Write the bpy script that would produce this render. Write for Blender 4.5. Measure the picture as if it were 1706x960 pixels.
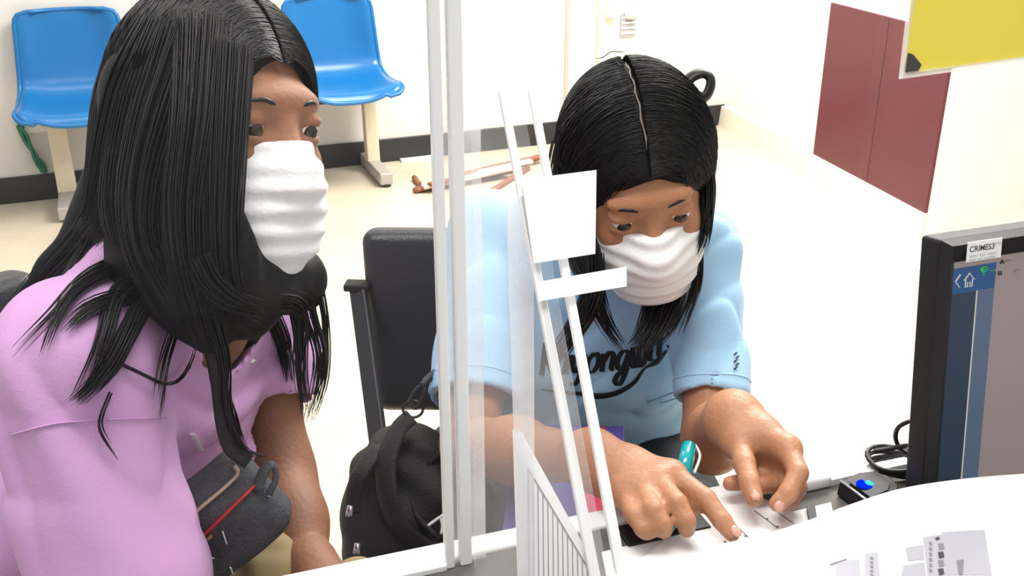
import bpy, bmesh, math, random
import numpy as np
from mathutils import Vector, Matrix
from mathutils.bvhtree import BVHTree

for o in list(bpy.data.objects): bpy.data.objects.remove(o, do_unlink=True)
SC = bpy.context.scene
COL = SC.collection
rng = np.random.RandomState(7)
random.seed(7)

# ------------------------------------------------------------------ camera
FPX, PITCH, CAMH = 1700.0, math.radians(23), 1.28
cam = bpy.data.cameras.new('camera'); camo = bpy.data.objects.new('camera', cam); COL.objects.link(camo)
cam.sensor_width = 36.0; cam.lens = 36.0*FPX/1706.0; cam.clip_start = 0.02
camo.location = (0, 0, CAMH); camo.rotation_euler = (math.pi/2-PITCH, 0, 0)
SC.camera = camo
# ------------------------------------------------------------------ world, lamps, exposure
W = bpy.data.worlds.new('world'); SC.world = W; W.use_nodes = True
W.node_tree.nodes['Background'].inputs[0].default_value = (1.0, 0.985, 0.96, 1)
W.node_tree.nodes['Background'].inputs[1].default_value = 0.47
def area(name, loc, size, power, col=(1, .97, .92), rot=(0, 0, 0)):
    l = bpy.data.lights.new(name, 'AREA'); l.shape = 'RECTANGLE'; l.size, l.size_y = size; l.energy = power; l.color = col
    o = bpy.data.objects.new(name, l); COL.objects.link(o); o.location = loc; o.rotation_euler = rot; return o
area('ceiling_lamp_hall', (1.1, 3.1, 2.75), (1.8, 1.4), 150)
area('ceiling_lamp_wall', (-1.3, 2.9, 2.75), (1.2, 0.6), 10)
area('ceiling_lamp_desk', (-0.15, 0.55, 2.6), (1.2, 0.5), 21)
SC.view_settings.view_transform = 'Standard'; SC.view_settings.look = 'None'
SC.view_settings.gamma = 1.0; SC.view_settings.use_curve_mapping = False
SC.view_settings.exposure = 0.6

# ------------------------------------------------------------------ layout helpers
sP, cP = math.sin(PITCH), math.cos(PITCH)
CC = np.array([0, 0, CAMH]); RX = np.array([1., 0, 0]); FW = np.array([0, cP, -sP]); UP = np.array([0, sP, cP])
def ray(px, py): return FW+(px-853)/FPX*RX-(py-480)/FPX*UP
def at(px, py, d): return CC+d*ray(px, py)
def on_z(px, py, z):
    r = ray(px, py); return CC+r*((z-CAMH)/r[2])
def on_plane(px, py, p0, n):
    r = ray(px, py); n = np.array(n, float); return CC+r*(np.dot(np.array(p0)-CC, n)/np.dot(r, n))
def nrm(v): v = np.array(v, float); return v/np.linalg.norm(v)

# ------------------------------------------------------------------ materials
def mat(name, col, rough=.5, metal=0., var=.06, vscale=8., bump=0., bscale=60., spec=.5, emit=None, estr=1., sss=0., sheen=0., coat=0.):
    m = bpy.data.materials.new(name); m.use_nodes = True; nt = m.node_tree; b = nt.nodes['Principled BSDF']
    b.inputs['Roughness'].default_value = rough; b.inputs['Metallic'].default_value = metal
    b.inputs['Specular IOR Level'].default_value = spec
    tc = nt.nodes.new('ShaderNodeTexCoord'); nz = nt.nodes.new('ShaderNodeTexNoise')
    nz.inputs['Scale'].default_value = vscale; nz.inputs['Detail'].default_value = 5
    nt.links.new(tc.outputs['Object'], nz.inputs['Vector'])
    mx = nt.nodes.new('ShaderNodeMix'); mx.data_type = 'RGBA'
    mx.inputs[6].default_value = (*[max(0, c*(1-var)) for c in col], 1); mx.inputs[7].default_value = (*[min(1, c*(1+var)) for c in col], 1)
    nt.links.new(nz.outputs['Fac'], mx.inputs[0]); nt.links.new(mx.outputs[2], b.inputs['Base Color'])
    if bump:
        n2 = nt.nodes.new('ShaderNodeTexNoise'); n2.inputs['Scale'].default_value = bscale; n2.inputs['Detail'].default_value = 3
        nt.links.new(tc.outputs['Object'], n2.inputs['Vector'])
        bp = nt.nodes.new('ShaderNodeBump'); bp.inputs['Strength'].default_value = bump; bp.inputs['Distance'].default_value = .01
        nt.links.new(n2.outputs['Fac'], bp.inputs['Height']); nt.links.new(bp.outputs['Normal'], b.inputs['Normal'])
    if emit: b.inputs['Emission Color'].default_value = (*emit, 1); b.inputs['Emission Strength'].default_value = estr
    if sss: b.inputs['Subsurface Weight'].default_value = sss; b.inputs['Subsurface Radius'].default_value = (.01, .004, .002); b.inputs['Subsurface Scale'].default_value = .6
    if sheen: b.inputs['Sheen Weight'].default_value = sheen
    if coat: b.inputs['Coat Weight'].default_value = coat; b.inputs['Coat Roughness'].default_value = .15
    return m
def acrylic(name, haze, tint=(1, 1, 1)):
    m = bpy.data.materials.new(name); m.use_nodes = True; nt = m.node_tree; nt.nodes.clear()
    out = nt.nodes.new('ShaderNodeOutputMaterial'); tr = nt.nodes.new('ShaderNodeBsdfTransparent'); tr.inputs[0].default_value = (*tint, 1)
    gl = nt.nodes.new('ShaderNodeBsdfGlossy'); gl.inputs['Roughness'].default_value = .02
    lw_ = nt.nodes.new('ShaderNodeLayerWeight'); lw_.inputs[0].default_value = .5; pw = nt.nodes.new('ShaderNodeMath'); pw.operation = 'POWER'; pw.inputs[1].default_value = 5; nt.links.new(lw_.outputs['Facing'], pw.inputs[0])
    fr = nt.nodes.new('ShaderNodeMath'); fr.operation = 'MULTIPLY_ADD'; fr.inputs[1].default_value = .5; fr.inputs[2].default_value = .006; nt.links.new(pw.outputs[0], fr.inputs[0])
    m1 = nt.nodes.new('ShaderNodeMixShader'); nt.links.new(fr.outputs[0], m1.inputs[0]); nt.links.new(tr.outputs[0], m1.inputs[1]); nt.links.new(gl.outputs[0], m1.inputs[2])
    df = nt.nodes.new('ShaderNodeBsdfDiffuse'); df.inputs[0].default_value = (.9, .9, .92, 1)
    tl = nt.nodes.new('ShaderNodeBsdfTranslucent'); tl.inputs[0].default_value = (.9, .9, .92, 1)
    ad = nt.nodes.new('ShaderNodeMixShader'); ad.inputs[0].default_value = .5; nt.links.new(df.outputs[0], ad.inputs[1]); nt.links.new(tl.outputs[0], ad.inputs[2])
    tc = nt.nodes.new('ShaderNodeTexCoord'); nz = nt.nodes.new('ShaderNodeTexNoise'); nz.inputs['Scale'].default_value = 9; nz.inputs['Detail'].default_value = 6
    nt.links.new(tc.outputs['Object'], nz.inputs['Vector'])
    mr = nt.nodes.new('ShaderNodeMapRange'); mr.inputs['From Min'].default_value = .3; mr.inputs['From Max'].default_value = .75
    mr.inputs['To Min'].default_value = haze*.5; mr.inputs['To Max'].default_value = haze*1.5; nt.links.new(nz.outputs['Fac'], mr.inputs['Value'])
    m2 = nt.nodes.new('ShaderNodeMixShader'); nt.links.new(mr.outputs[0], m2.inputs[0]); nt.links.new(m1.outputs[0], m2.inputs[1]); nt.links.new(ad.outputs[0], m2.inputs[2])
    nt.links.new(m2.outputs[0], out.inputs[0]); return m
M = dict(
    wall=mat('wall_paint', (.70, .675, .635), .6, var=.05, vscale=2.5, bump=.05, bscale=25),
    column=mat('column_paint', (.9, .885, .86), .4, var=.02, vscale=2),
    floor=mat('floor_terrazzo', (.62, .54, .41), .3, var=.2, vscale=6, bump=.02),
    base=mat('baseboard_black', (.018, .019, .022), .45, var=.4, vscale=12),
    plinth=mat('plinth_cream', (.86, .80, .66), .5, var=.08),
    maroon=mat('maroon_laminate', (.115, .013, .024), .4, var=.18, vscale=5),
    blue=mat('blue_plastic', (.003, .14, .38), .3, var=.06),
    purple=mat('purple_plastic', (.08, .045, .34), .3),
    cream=mat('cream_metal', (.72, .62, .45), .5, var=.1, vscale=15),
    greymetal=mat('grey_metal', (.42, .40, .36), .4, metal=.2, var=.1),
    steel=mat('steel', (.6, .6, .62), .25, metal=.9),
    darkmetal=mat('dark_metal', (.03, .03, .035), .4, metal=.3),
    leather=mat('black_leather', (.022, .023, .027), .38, var=.2, bump=.12, bscale=220),
    nylon=mat('black_nylon', (.012, .0125, .014), .65, var=.3, vscale=20, bump=.25, bscale=400),
    green=mat('green_cord', (.02, .16, .10), .6),
    wood=mat('brown_wood', (.26, .09, .045), .5, var=.25, vscale=30),
    paleslat=mat('pale_slat', (.62, .5, .44), .5, var=.15),
    desk=mat('desk_top', (.12, .113, .102), .6, spec=.2, var=.12, vscale=14),
    edge=mat('desk_edge_white', (.88, .88, .88), .35, var=.02),
    deskbody=mat('desk_body', (.6, .58, .55), .5),
    paper=mat('paper', (.88, .88, .89), .75, var=.01),
    ink=mat('ink_grey', (.2, .2, .24), .8), inklight=mat('ink_pale', (.40, .40, .45), .8, var=.05), inkdark=mat('ink_dark', (.05, .05, .06), .8),
    yellow=mat('yellow_card', (1.0, .83, .09), .6, var=.03),
    clearedge=acrylic('plastic_sleeve', .45), acr=acrylic('acrylic_sheet', .002), acr2=acrylic('acrylic_smudged', .10), acr3=acrylic('acrylic_translucent', .36),
    acredge=mat('acrylic_edge', (.93, .94, .95), .25, var=.02),
    plastic=mat('black_plastic', (.014, .014, .016), .5, spec=.28, var=.1, bump=.05, bscale=500),
    bevelp=mat('grey_black_plastic', (.055, .052, .05), .5),
    skin=mat('skin', (.40, .185, .095), .5, var=.10, vscale=25, bump=.12, bscale=180, sss=.08),
    skin2=mat('skin_deep', (.27, .12, .062), .62, var=.10, vscale=25, bump=.12, bscale=180, sss=.08),
    nail=mat('nail', (.58, .29, .23), .35, var=.03),
    hair=mat('black_hair', (.006, .0065, .008), .42, var=.3, spec=.35), hairbase=mat('black_hair_base', (.004, .0044, .0055), .55, var=.3, spec=.2),
    scalp=mat('scalp', (.22, .18, .145), .6), eyew=mat('eye_white', (.75, .72, .7), .2), iris=mat('iris', (.02, .012, .008), .2),
    mask=mat('face_mask', (.86, .86, .88), .8, var=.02, bump=.1, bscale=300),
    pink=mat('pink_cotton', (.60, .335, .62), .85, var=.06, vscale=12, bump=.08, bscale=350, sheen=.1),
    sky=mat('light_blue_cotton', (.36, .60, .84), .85, var=.05, vscale=10, bump=.08, bscale=350, sheen=.1),
    print=mat('navy_print', (.008, .009, .014), .7),
    blackcloth=mat('black_trousers', (.014, .014, .016), .8, bump=.15, bscale=200), jeans=mat('pale_jeans', (.30, .35, .44), .8, var=.15, vscale=50),
    denim=mat('charcoal_denim', (.045, .047, .055), .85, var=.45, vscale=120, bump=.3, bscale=300),
    zip=mat('tan_zip', (.36, .26, .17), .5, var=.2, vscale=200), redzip=mat('red_zip', (.33, .012, .02), .5), khaki=mat('khaki_canvas', (.30, .23, .11), .8, var=.15),
    strip=mat('white_thread', (.85, .85, .85), .6), teal=mat('teal_plastic', (.0, .36, .40), .15, coat=.6),
    folder=mat('purple_folder', (.10, .075, .32), .4), red=mat('red_card', (.5, .04, .09), .5), pinkcard=mat('pink_card', (.75, .35, .45), .5),
    scr_blue=mat('screen_header', (.008, .045, .13), .4, emit=(.012, .06, .17), estr=.4), scr_dark=mat('screen_navy', (.012, .022, .042), .4, emit=(.016, .028, .052), estr=.4),
    scr_mid=mat('screen_steel', (.05, .075, .12), .4, emit=(.06, .085, .135), estr=.45), scr_pink=mat('screen_grey', (.19, .155, .155), .4, emit=(.2, .155, .155), estr=.45),
    scr_line=mat('screen_line', (.3, .28, .26), .4, emit=(.34, .32, .30), estr=.6), scr_green=mat('screen_green', (.03, .3, .04), .4, emit=(.03, .32, .05), estr=.7),
    led=mat('blue_led', (.0, .01, .5), .6, spec=0, emit=(.0, .008, 1.0), estr=.9), ledcore=mat('blue_led_core', (.02, .3, .7), .6, spec=0, emit=(.02, .40, 1), estr=.8),
    rubber=mat('rubber_cable', (.012, .012, .013), .5), plate=mat('switch_plate', (.82, .8, .76), .4), grey=mat('mid_grey', (.35, .35, .36), .5),
)

# ------------------------------------------------------------------ object helpers
def tag(o, label=None, cat=None, group=None, kind=None):
    if label: o['label'] = label
    if cat: o['category'] = cat
    if group: o['group'] = group
    if kind: o['kind'] = kind
    return o
def empty(name, loc, label=None, cat=None, group=None):
    o = bpy.data.objects.new(name, None); COL.objects.link(o); o.location = Vector(loc); o.empty_display_size = .05
    bpy.context.view_layer.update() if False else None
    return tag(o, label, cat, group)
def link(name, me, m, parent=None, smooth=True):
    o = bpy.data.objects.new(name, me); COL.objects.link(o)
    if m is not None: me.materials.append(m)
    if smooth: me.polygons.foreach_set('use_smooth', np.ones(len(me.polygons), bool))
    if parent is not None:
        o.parent = parent
        # geometry is given in world space: undo the parent's offset
        if parent.type == 'EMPTY' or parent.get('_w') is None: pass
        loc = world_of(parent); o.matrix_parent_inverse = Matrix.Translation(-loc)
    return o
def world_of(o):
    v = Vector(o.location)
    if o.parent is not None:
        v = world_of(o.parent)+o.matrix_parent_inverse.to_translation()+v
    return v
def np_mesh(name, V, faces):
    V = np.asarray(V, np.float32); faces = np.asarray(faces, np.int32); me = bpy.data.meshes.new(name); n = faces.shape[1]
    me.vertices.add(len(V)); me.vertices.foreach_set('co', V.ravel()); me.loops.add(faces.size); me.loops.foreach_set('vertex_index', faces.ravel())
    me.polygons.add(len(faces)); me.polygons.foreach_set('loop_start', np.arange(0, faces.size, n, dtype=np.int32))
    me.polygons.foreach_set('loop_total', np.full(len(faces), n, np.int32)); me.update(calc_edges=True); me.validate(); return me
class MB:
    def __init__(s): s.v = []; s.f = []
    def add(s, vs, fs):
        n = len(s.v); s.v += [tuple(map(float, p)) for p in vs]; s.f += [tuple(i+n for i in f) for f in fs]; return s
    def hexa(s, b, t):   # four bottom points, four top points, both counter clockwise seen from the top
        return s.add(list(b)+list(t), [(3, 2, 1, 0), (4, 5, 6, 7), (0, 1, 5, 4), (1, 2, 6, 5), (2, 3, 7, 6), (3, 0, 4, 7)])
    def box(s, c, size, ax=None):
        c = np.array(c, float); A = np.eye(3) if ax is None else np.array(ax, float); h = np.array(size)/2
        g = lambda x, y, z: c+A[0]*h[0]*x+A[1]*h[1]*y+A[2]*h[2]*z
        return s.hexa([g(-1, -1, -1), g(1, -1, -1), g(1, 1, -1), g(-1, 1, -1)], [g(-1, -1, 1), g(1, -1, 1), g(1, 1, 1), g(-1, 1, 1)])
    def prism(s, pts, off):
        pts = [np.array(p, float) for p in pts]; off = np.array(off, float); n = len(pts)
        return s.add(pts+[p+off for p in pts], [tuple(range(n))[::-1], tuple(range(n, 2*n))]+[(i, (i+1) % n, (i+1) % n+n, i+n) for i in range(n)])
    def tube(s, pts, r, sides=8, caps=True, flat=None):
        pts = [np.array(p, float) for p in pts]; n = len(pts); r = [r]*n if np.isscalar(r) else list(r); vs = []; fs = []
        ref = np.array([0, 0, 1.]); prev = None
        for i in range(n):
            t = nrm(pts[min(i+1, n-1)]-pts[max(i-1, 0)])
            u = np.cross(t, ref) if prev is None else prev-t*np.dot(prev, t)
            if np.linalg.norm(u) < 1e-5: u = np.cross(t, [1, 0, 0])
            u = nrm(u); w = np.cross(t, u); prev = u
            for k in range(sides):
                a = 2*math.pi*k/sides; vs.append(pts[i]+r[i]*(math.cos(a)*u+math.sin(a)*w*(1 if flat is None else flat)))
        for i in range(n-1):
            for k in range(sides):
                a = i*sides+k; b = i*sides+(k+1) % sides; fs.append((a, b, b+sides, a+sides))
        if caps: fs += [tuple(range(sides))[::-1], tuple(range((n-1)*sides, n*sides))]
        return s.add(vs, fs)
    def grid(s, P):
        P = np.array(P); a, b = P.shape[:2]
        return s.add(P.reshape(-1, 3), [(i*b+j, i*b+j+1, (i+1)*b+j+1, (i+1)*b+j) for i in range(a-1) for j in range(b-1)])
    def build(s, name, m, parent=None, smooth=False, bevel=0., solid=0., seg=2):
        me = bpy.data.meshes.new(name); me.from_pydata(s.v, [], s.f); me.update()
        bm = bmesh.new(); bm.from_mesh(me); bmesh.ops.recalc_face_normals(bm, faces=bm.faces); bm.to_mesh(me); bm.free()
        o = link(name, me, m, parent, smooth)
        if solid: md = o.modifiers.new('solid', 'SOLIDIFY'); md.thickness = solid; md.offset = 0
        if bevel:
            md = o.modifiers.new('bevel', 'BEVEL'); md.width = bevel; md.segments = seg; md.limit_method = 'ANGLE'; me.polygons.foreach_set('use_smooth', np.ones(len(me.polygons), bool))
            wn = o.modifiers.new('wn', 'WEIGHTED_NORMAL'); wn.keep_sharp = True
        return o
def spline(P, n=24):
    P = np.array(P, float); m = len(P); out = []
    t = np.linspace(0, m-1, n)
    for x in t:
        i = min(int(x), m-2); u = x-i; p0 = P[max(i-1, 0)]; p1 = P[i]; p2 = P[i+1]; p3 = P[min(i+2, m-1)]
        out.append(.5*((2*p1)+(-p0+p2)*u+(2*p0-5*p1+4*p2-p3)*u*u+(-p0+3*p1-3*p2+p3)*u**3))
    return np.array(out)

# ------------------------------------------------------------------ implicit surfaces for bodies, cloth, bags
def cone(a, b, r1, r2, k=.01): return ('c', np.array(a, float), np.array(b, float), r1, r2, k)
def ell(c, r, A=None, k=.01): return ('e', np.array(c, float), np.array(r, float), np.eye(3) if A is None else np.array(A, float), k)
def prim_box(p):
    if p[0] == 'c':
        r = max(p[3], p[4]); return np.minimum(p[1], p[2])-r, np.maximum(p[1], p[2])+r
    ext = np.sqrt(((p[3]*p[2][:, None])**2).sum(0)); return p[1]-ext, p[1]+ext
def prim_d(p, X, Y, Z):
    if p[0] == 'c':
        a, b = p[1], p[2]; ab = b-a; L = max(float(ab@ab), 1e-9)
        t = np.clip(((X-a[0])*ab[0]+(Y-a[1])*ab[1]+(Z-a[2])*ab[2])/L, 0, 1)
        return np.sqrt((X-a[0]-t*ab[0])**2+(Y-a[1]-t*ab[1])**2+(Z-a[2]-t*ab[2])**2)-(p[3]+(p[4]-p[3])*t)
    c, r, A = p[1], p[2], p[3]; x, y, z = X-c[0], Y-c[1], Z-c[2]
    q = [(x*A[i][0]+y*A[i][1]+z*A[i][2]) for i in range(3)]
    k0 = np.sqrt(sum((q[i]/r[i])**2 for i in range(3))); k1 = np.sqrt(sum((q[i]/r[i]**2)**2 for i in range(3)))+1e-6
    return k0*(k0-1)/k1
def smin(a, b, k):
    if k <= 0: return np.minimum(a, b)
    h = np.maximum(k-np.abs(a-b), 0)/k; return np.minimum(a, b)-h*h*k*.25
class Field:
    def __init__(s, lo, hi, h):
        s.lo = np.array(lo, float); s.h = h; s.n = np.ceil((np.array(hi)-s.lo)/h).astype(int)+1
        s.ax = [(s.lo[i]+h*np.arange(s.n[i])).astype(np.float32) for i in range(3)]; s.D = np.full(s.n, .05, np.float32)
    def sl(s, lo, hi, m):
        i0 = np.clip(np.floor((lo-m-s.lo)/s.h).astype(int), 0, s.n); i1 = np.clip(np.ceil((hi+m-s.lo)/s.h).astype(int)+1, 0, s.n)
        return tuple(slice(a, b) for a, b in zip(i0, i1))
    def xyz(s, sl): return s.ax[0][sl[0]][:, None, None], s.ax[1][sl[1]][None, :, None], s.ax[2][sl[2]][None, None, :]
    def add(s, prims):
        for p in prims:
            lo, hi = prim_box(p); sl = s.sl(lo, hi, .05); D = s.D[sl]
            if D.size: s.D[sl] = smin(D, prim_d(p, *s.xyz(sl)).astype(np.float32), p[-1])
        return s
    def group(s, prims, kin, kout):       # pieces blended among themselves by kin, then with the rest by kout
        bx = [prim_box(p) for p in prims]; sl = s.sl(np.min([b[0] for b in bx], 0), np.max([b[1] for b in bx], 0), .05)
        X = s.xyz(sl); G = None
        for p in prims: d = prim_d(p, *X).astype(np.float32); G = d if G is None else smin(G, d, kin)
        s.D[sl] = smin(s.D[sl], G, kout); return s
    def sub(s, prims, k=.005):
        for p in prims:
            lo, hi = prim_box(p); sl = s.sl(lo, hi, .03); D = s.D[sl]
            if D.size: s.D[sl] = -smin(-D, prim_d(p, *s.xyz(sl)).astype(np.float32), k)
        return s
    def cut(s, p0, n):                    # keep the side the normal points away from
        X, Y, Z = s.xyz((slice(None),)*3); s.D = np.maximum(s.D, ((X-p0[0])*n[0]+(Y-p0[1])*n[1]+(Z-p0[2])*n[2]).astype(np.float32)); return s
    def disp(s, fn): s.D = s.D+fn(*s.xyz((slice(None),)*3)).astype(np.float32); return s
    def mesh(s, name):
        D = s.D; D[0], D[-1] = .05, .05; D[:, 0], D[:, -1] = .05, .05; D[:, :, 0], D[:, :, -1] = .05, .05
        neg = D < 0; n8 = neg.astype(np.uint8)
        c = n8[:-1]+n8[1:]; c = c[:, :-1]+c[:, 1:]; c = c[:, :, :-1]+c[:, :, 1:]
        I = np.argwhere((c > 0) & (c < 8)); offs = np.array([[i, j, k] for i in (0, 1) for j in (0, 1) for k in (0, 1)])
        vals = np.stack([D[I[:, 0]+o[0], I[:, 1]+o[1], I[:, 2]+o[2]] for o in offs], 1)
        acc = np.zeros((len(I), 3)); cnt = np.zeros(len(I))
        for a in range(8):
            for b in range(a+1, 8):
                if np.abs(offs[a]-offs[b]).sum() != 1: continue
                m = (vals[:, a] < 0) != (vals[:, b] < 0); t = vals[m, a]/(vals[m, a]-vals[m, b])
                acc[m] += offs[a]+t[:, None]*(offs[b]-offs[a]); cnt[m] += 1
        V = s.lo+s.h*(I+acc/cnt[:, None]); idx = np.full(c.shape, -1, np.int32); idx[I[:, 0], I[:, 1], I[:, 2]] = np.arange(len(I)); Q = []
        for ax in range(3):
            sa = [slice(None)]*3; sb = [slice(None)]*3; sa[ax] = slice(0, -1); sb[ax] = slice(1, None); E = neg[tuple(sa)] != neg[tuple(sb)]
            e = np.argwhere(E); u, w = [(1, 2), (2, 0), (0, 1)][ax]; ok = (e[:, u] > 0) & (e[:, w] > 0); e = e[ok]
            flip = neg[e[:, 0], e[:, 1], e[:, 2]]; q = []
            for du, dw in ((1, 1), (0, 1), (0, 0), (1, 0)):
                ee = e.copy(); ee[:, u] -= du; ee[:, w] -= dw; ok2 = np.all(ee < np.array(idx.shape), 1); ee = np.minimum(ee, np.array(idx.shape)-1); q.append(idx[ee[:, 0], ee[:, 1], ee[:, 2]])
            q = np.stack(q, 1); q[~flip] = q[~flip][:, ::-1]; Q.append(q[(q >= 0).all(1)])
        return np_mesh(name, V, np.concatenate(Q))
def bvh_of(me): return BVHTree.FromPolygons([v.co.copy() for v in me.vertices], [tuple(p.vertices) for p in me.polygons])
def smooth_mesh(me, it=2, fac=.5):
    bm = bmesh.new(); bm.from_mesh(me)
    for _ in range(it): bmesh.ops.smooth_vert(bm, verts=bm.verts, factor=fac, use_axis_x=True, use_axis_y=True, use_axis_z=True)
    bm.to_mesh(me); bm.free(); return me
def strands_mesh(name, P, rad):           # P: strands x points x 3; rad: strands x points
    P = np.asarray(P); S, N = P.shape[:2]; T = np.gradient(P, axis=1); T /= np.linalg.norm(T, axis=2, keepdims=True)+1e-9
    ref = np.array([.31, .52, .79]); A = np.cross(T, ref); A /= np.linalg.norm(A, axis=2, keepdims=True)+1e-9; B = np.cross(T, A); V = []
    for k in range(3): a = 2*math.pi*k/3; V.append(P+rad[:, :, None]*(math.cos(a)*A+math.sin(a)*B))
    V = np.stack(V, 2).reshape(-1, 3); base = (np.arange(S)[:, None]*N+np.arange(N-1)[None])*3; Q = []
    for k in range(3): k2 = (k+1) % 3; Q.append(np.stack([base+k, base+k2, base+k2+3, base+k+3], -1).reshape(-1, 4))
    return np_mesh(name, V, np.concatenate(Q))

# ================================================================== THE SETTING
fl = MB().box((0, 2.5, -.05), (9, 8, .1)).build('floor', M['floor']); tag(fl, 'cream terrazzo floor of the waiting hall', kind='structure')
WD = nrm([.92, .385, 0]); WN = np.array([WD[1], -WD[0], 0])          # wall runs along WD, WN points into the room
W0 = on_z(633, 270, 0)
def wp(s, off, z): return W0+WD*s+WN*off+np.array([0, 0, z])
def wall_px(px, py, off=0.): return on_plane(px, py, W0+WN*off, WN)
def wall_s(p): return float(np.dot(np.asarray(p)-W0, WD))
def wbox(mb, s0, s1, o0, o1, z0, z1):
    return mb.hexa([wp(s0, o1, z0), wp(s1, o1, z0), wp(s1, o0, z0), wp(s0, o0, z0)], [wp(s0, o1, z1), wp(s1, o1, z1), wp(s1, o0, z1), wp(s0, o0, z1)])
wl = wbox(MB(), -3.2, 2.75, -.12, 0, 0, 2.7).build('wall_back', M['wall']); tag(wl, 'off-white painted back wall behind the row of seats', kind='structure')
sC = wall_s(wall_px(941, 60)); sD = wall_s(wall_px(1215, 120))
bb = wbox(MB(), -3.2, 2.7, 0, .014, 0, .105).build('baseboard_back', M['base'], bevel=.003); tag(bb, 'black skirting board along the back wall', kind='structure')
tr = wbox(MB(), sC, sC+.22, .0, .05, .13, 2.7).build('trim_1', M['wall'], bevel=.004); tag(tr, 'shallow off-white wall pier behind the bowed head', kind='structure')
tr = wbox(MB(), wall_s(wall_px(664, 262)), wall_s(wall_px(718, 252)), .016, .05, .0, .012).build('trim_2', M['edge'], bevel=.002); tag(tr, 'thin white strip lying along the black skirting', kind='structure')
# column block with the maroon panel
K0 = on_z(1540, 400, 0); K1 = on_z(1215, 214, 0); kd = nrm(K1-K0); KN = np.array([kd[1], -kd[0], 0]); KN = KN if KN[0] < 0 else -KN
K2 = on_z(1706, 349, 0); ke = nrm(K2-K0)
kL = float(np.linalg.norm(K1-K0))+.25
def kp(a, o, z): return K0+kd*a+KN*o+np.array([0, 0, z])
blk = MB().hexa([K0, K0+ke*1.6, K0+ke*1.6+kd*kL, K0+kd*kL], [p+np.array([0, 0, 2.6]) for p in (K0, K0+ke*1.6, K0+ke*1.6+kd*kL, K0+kd*kL)]).build('wall_right', M['column'])
tag(blk, 'white boxed column with a maroon panel on its side', kind='structure')
pl = MB().hexa([kp(-.0, .03, 0), kp(kL, .03, 0), kp(kL, 0.0, 0), kp(0, 0, 0)], [kp(0, .02, .10), kp(kL, .02, .10), kp(kL, 0, .10), kp(0, 0, .10)]).build('plinth', M['plinth'], blk)
def k_on(px, py): return on_plane(px, py, K0+KN*.012, KN)
mp = MB().prism([k_on(1383, 4), k_on(1576, 118), k_on(1540, 359), k_on(1352, 276)], KN*-.011)
A_, B_ = k_on(1352, 276), k_on(1540, 359); aA, aB = np.dot(A_-K0, kd), np.dot(B_-K0, kd); zt = k_on(1383, 4)[2]; zb = (A_[2]+B_[2])/2
mp = MB().hexa([kp(aB, .012, zb), kp(aA, .012, zb), kp(aA, 0, zb), kp(aB, 0, zb)], [kp(aB, .012, zt), kp(aA, .012, zt), kp(aA, 0, zt), kp(aB, 0, zt)]).build('maroon_panel', M['maroon'], blk, bevel=.002)
am = .5*(aA+aB)-.02
MB().box(kp(am, .0125, (zt+zb)/2), (.0015, .001, zt-zb-.01), [kd, KN, [0, 0, 1]]).build('panel_seam', M['base'], mp)
# loose black cable hanging at the block's foot
c = spline([at(1232, 222, 5.1), at(1230, 236, 5.05), at(1240, 251, 5.0), at(1258, 250, 4.95), at(1264, 240, 4.93)], 14)
tag(MB().tube(c, .006, 6).build('cable', M['rubber'], smooth=True), 'thin black cable looping out at the foot of the white column', 'cable')

# electrical fittings on the wall above the bowed head
s0 = wall_s(wall_px(985, 60)); s1 = wall_s(wall_px(1077, 60)); zb = wall_px(1030, 122)[2]
ep = empty('electrical_panel', wp((s0+s1)/2, .05, zb), 'cream electrical panel with two white cable glands on the back wall', 'electrical panel')
wbox(MB(), s0, s1, .05, .085, zb, zb+.75).build('backplate', M['cream' if False else 'plinth'], ep, bevel=.006)
for px in (1018, 1050):
    q = wall_px(px, 20, .10); b = q.copy()
    g = MB().tube([q+[0, 0, .16], q+[0, 0, .02], q+[0, 0, -.0], q+[0, 0, -.03]], [.02, .02, .03, .022], 12).build('cable_gland', M['plate'], ep, smooth=True)
q = wall_px(1046, 42, .09); lb = MB().box(q, (.08, .006, .11), [WD, WN, [0, 0, 1]]).build('rating_plate', M['grey'], ep, bevel=.002)
for i in range(4): MB().box(q+np.array([0, 0, .036-.024*i])+WN*.0045, (.07, .004, .008), [WD, WN, [0, 0, 1]]).build('rib', M['plate'], lb)

# wall socket under the left seat and the green cord
q = wall_px(62, 206, .008); so = empty('wall_socket', q, 'flat white wall socket under the left blue seat', 'socket')
MB().box(q, (.11, .016, .07), [WD, WN, [0, 0, 1]]).build('plate', M['plate'], so, bevel=.004)
for dx in (-.02, .02): MB().box(q+WD*dx+WN*.009, (.008, .004, .02), [WD, WN, [0, 0, 1]]).build('slot', M['grey'], so)
gc = empty('green_cord', wall_px(60, 250, .03), 'tangled green cord hanging on the wall beneath the left blue seat', 'cord')
for k in range(5):
    pts = [wall_px(x+random.uniform(-5, 5), y+random.uniform(-3, 3), .02+.01*k*.5) for x, y in ((32, 212), (42, 232), (52, 246), (60, 262), (68, 276), (74, 288))]
    MB().tube(spline(pts, 20), .006, 6).build('strand', M['green'], gc, smooth=True)
MB().tube(spline([wall_px(30, 208, .02), wall_px(40, 204, .03), wall_px(36, 216, .03), wall_px(31, 210, .02)], 14), .006, 6).build('loop', M['green'], gc, smooth=True)

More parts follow.
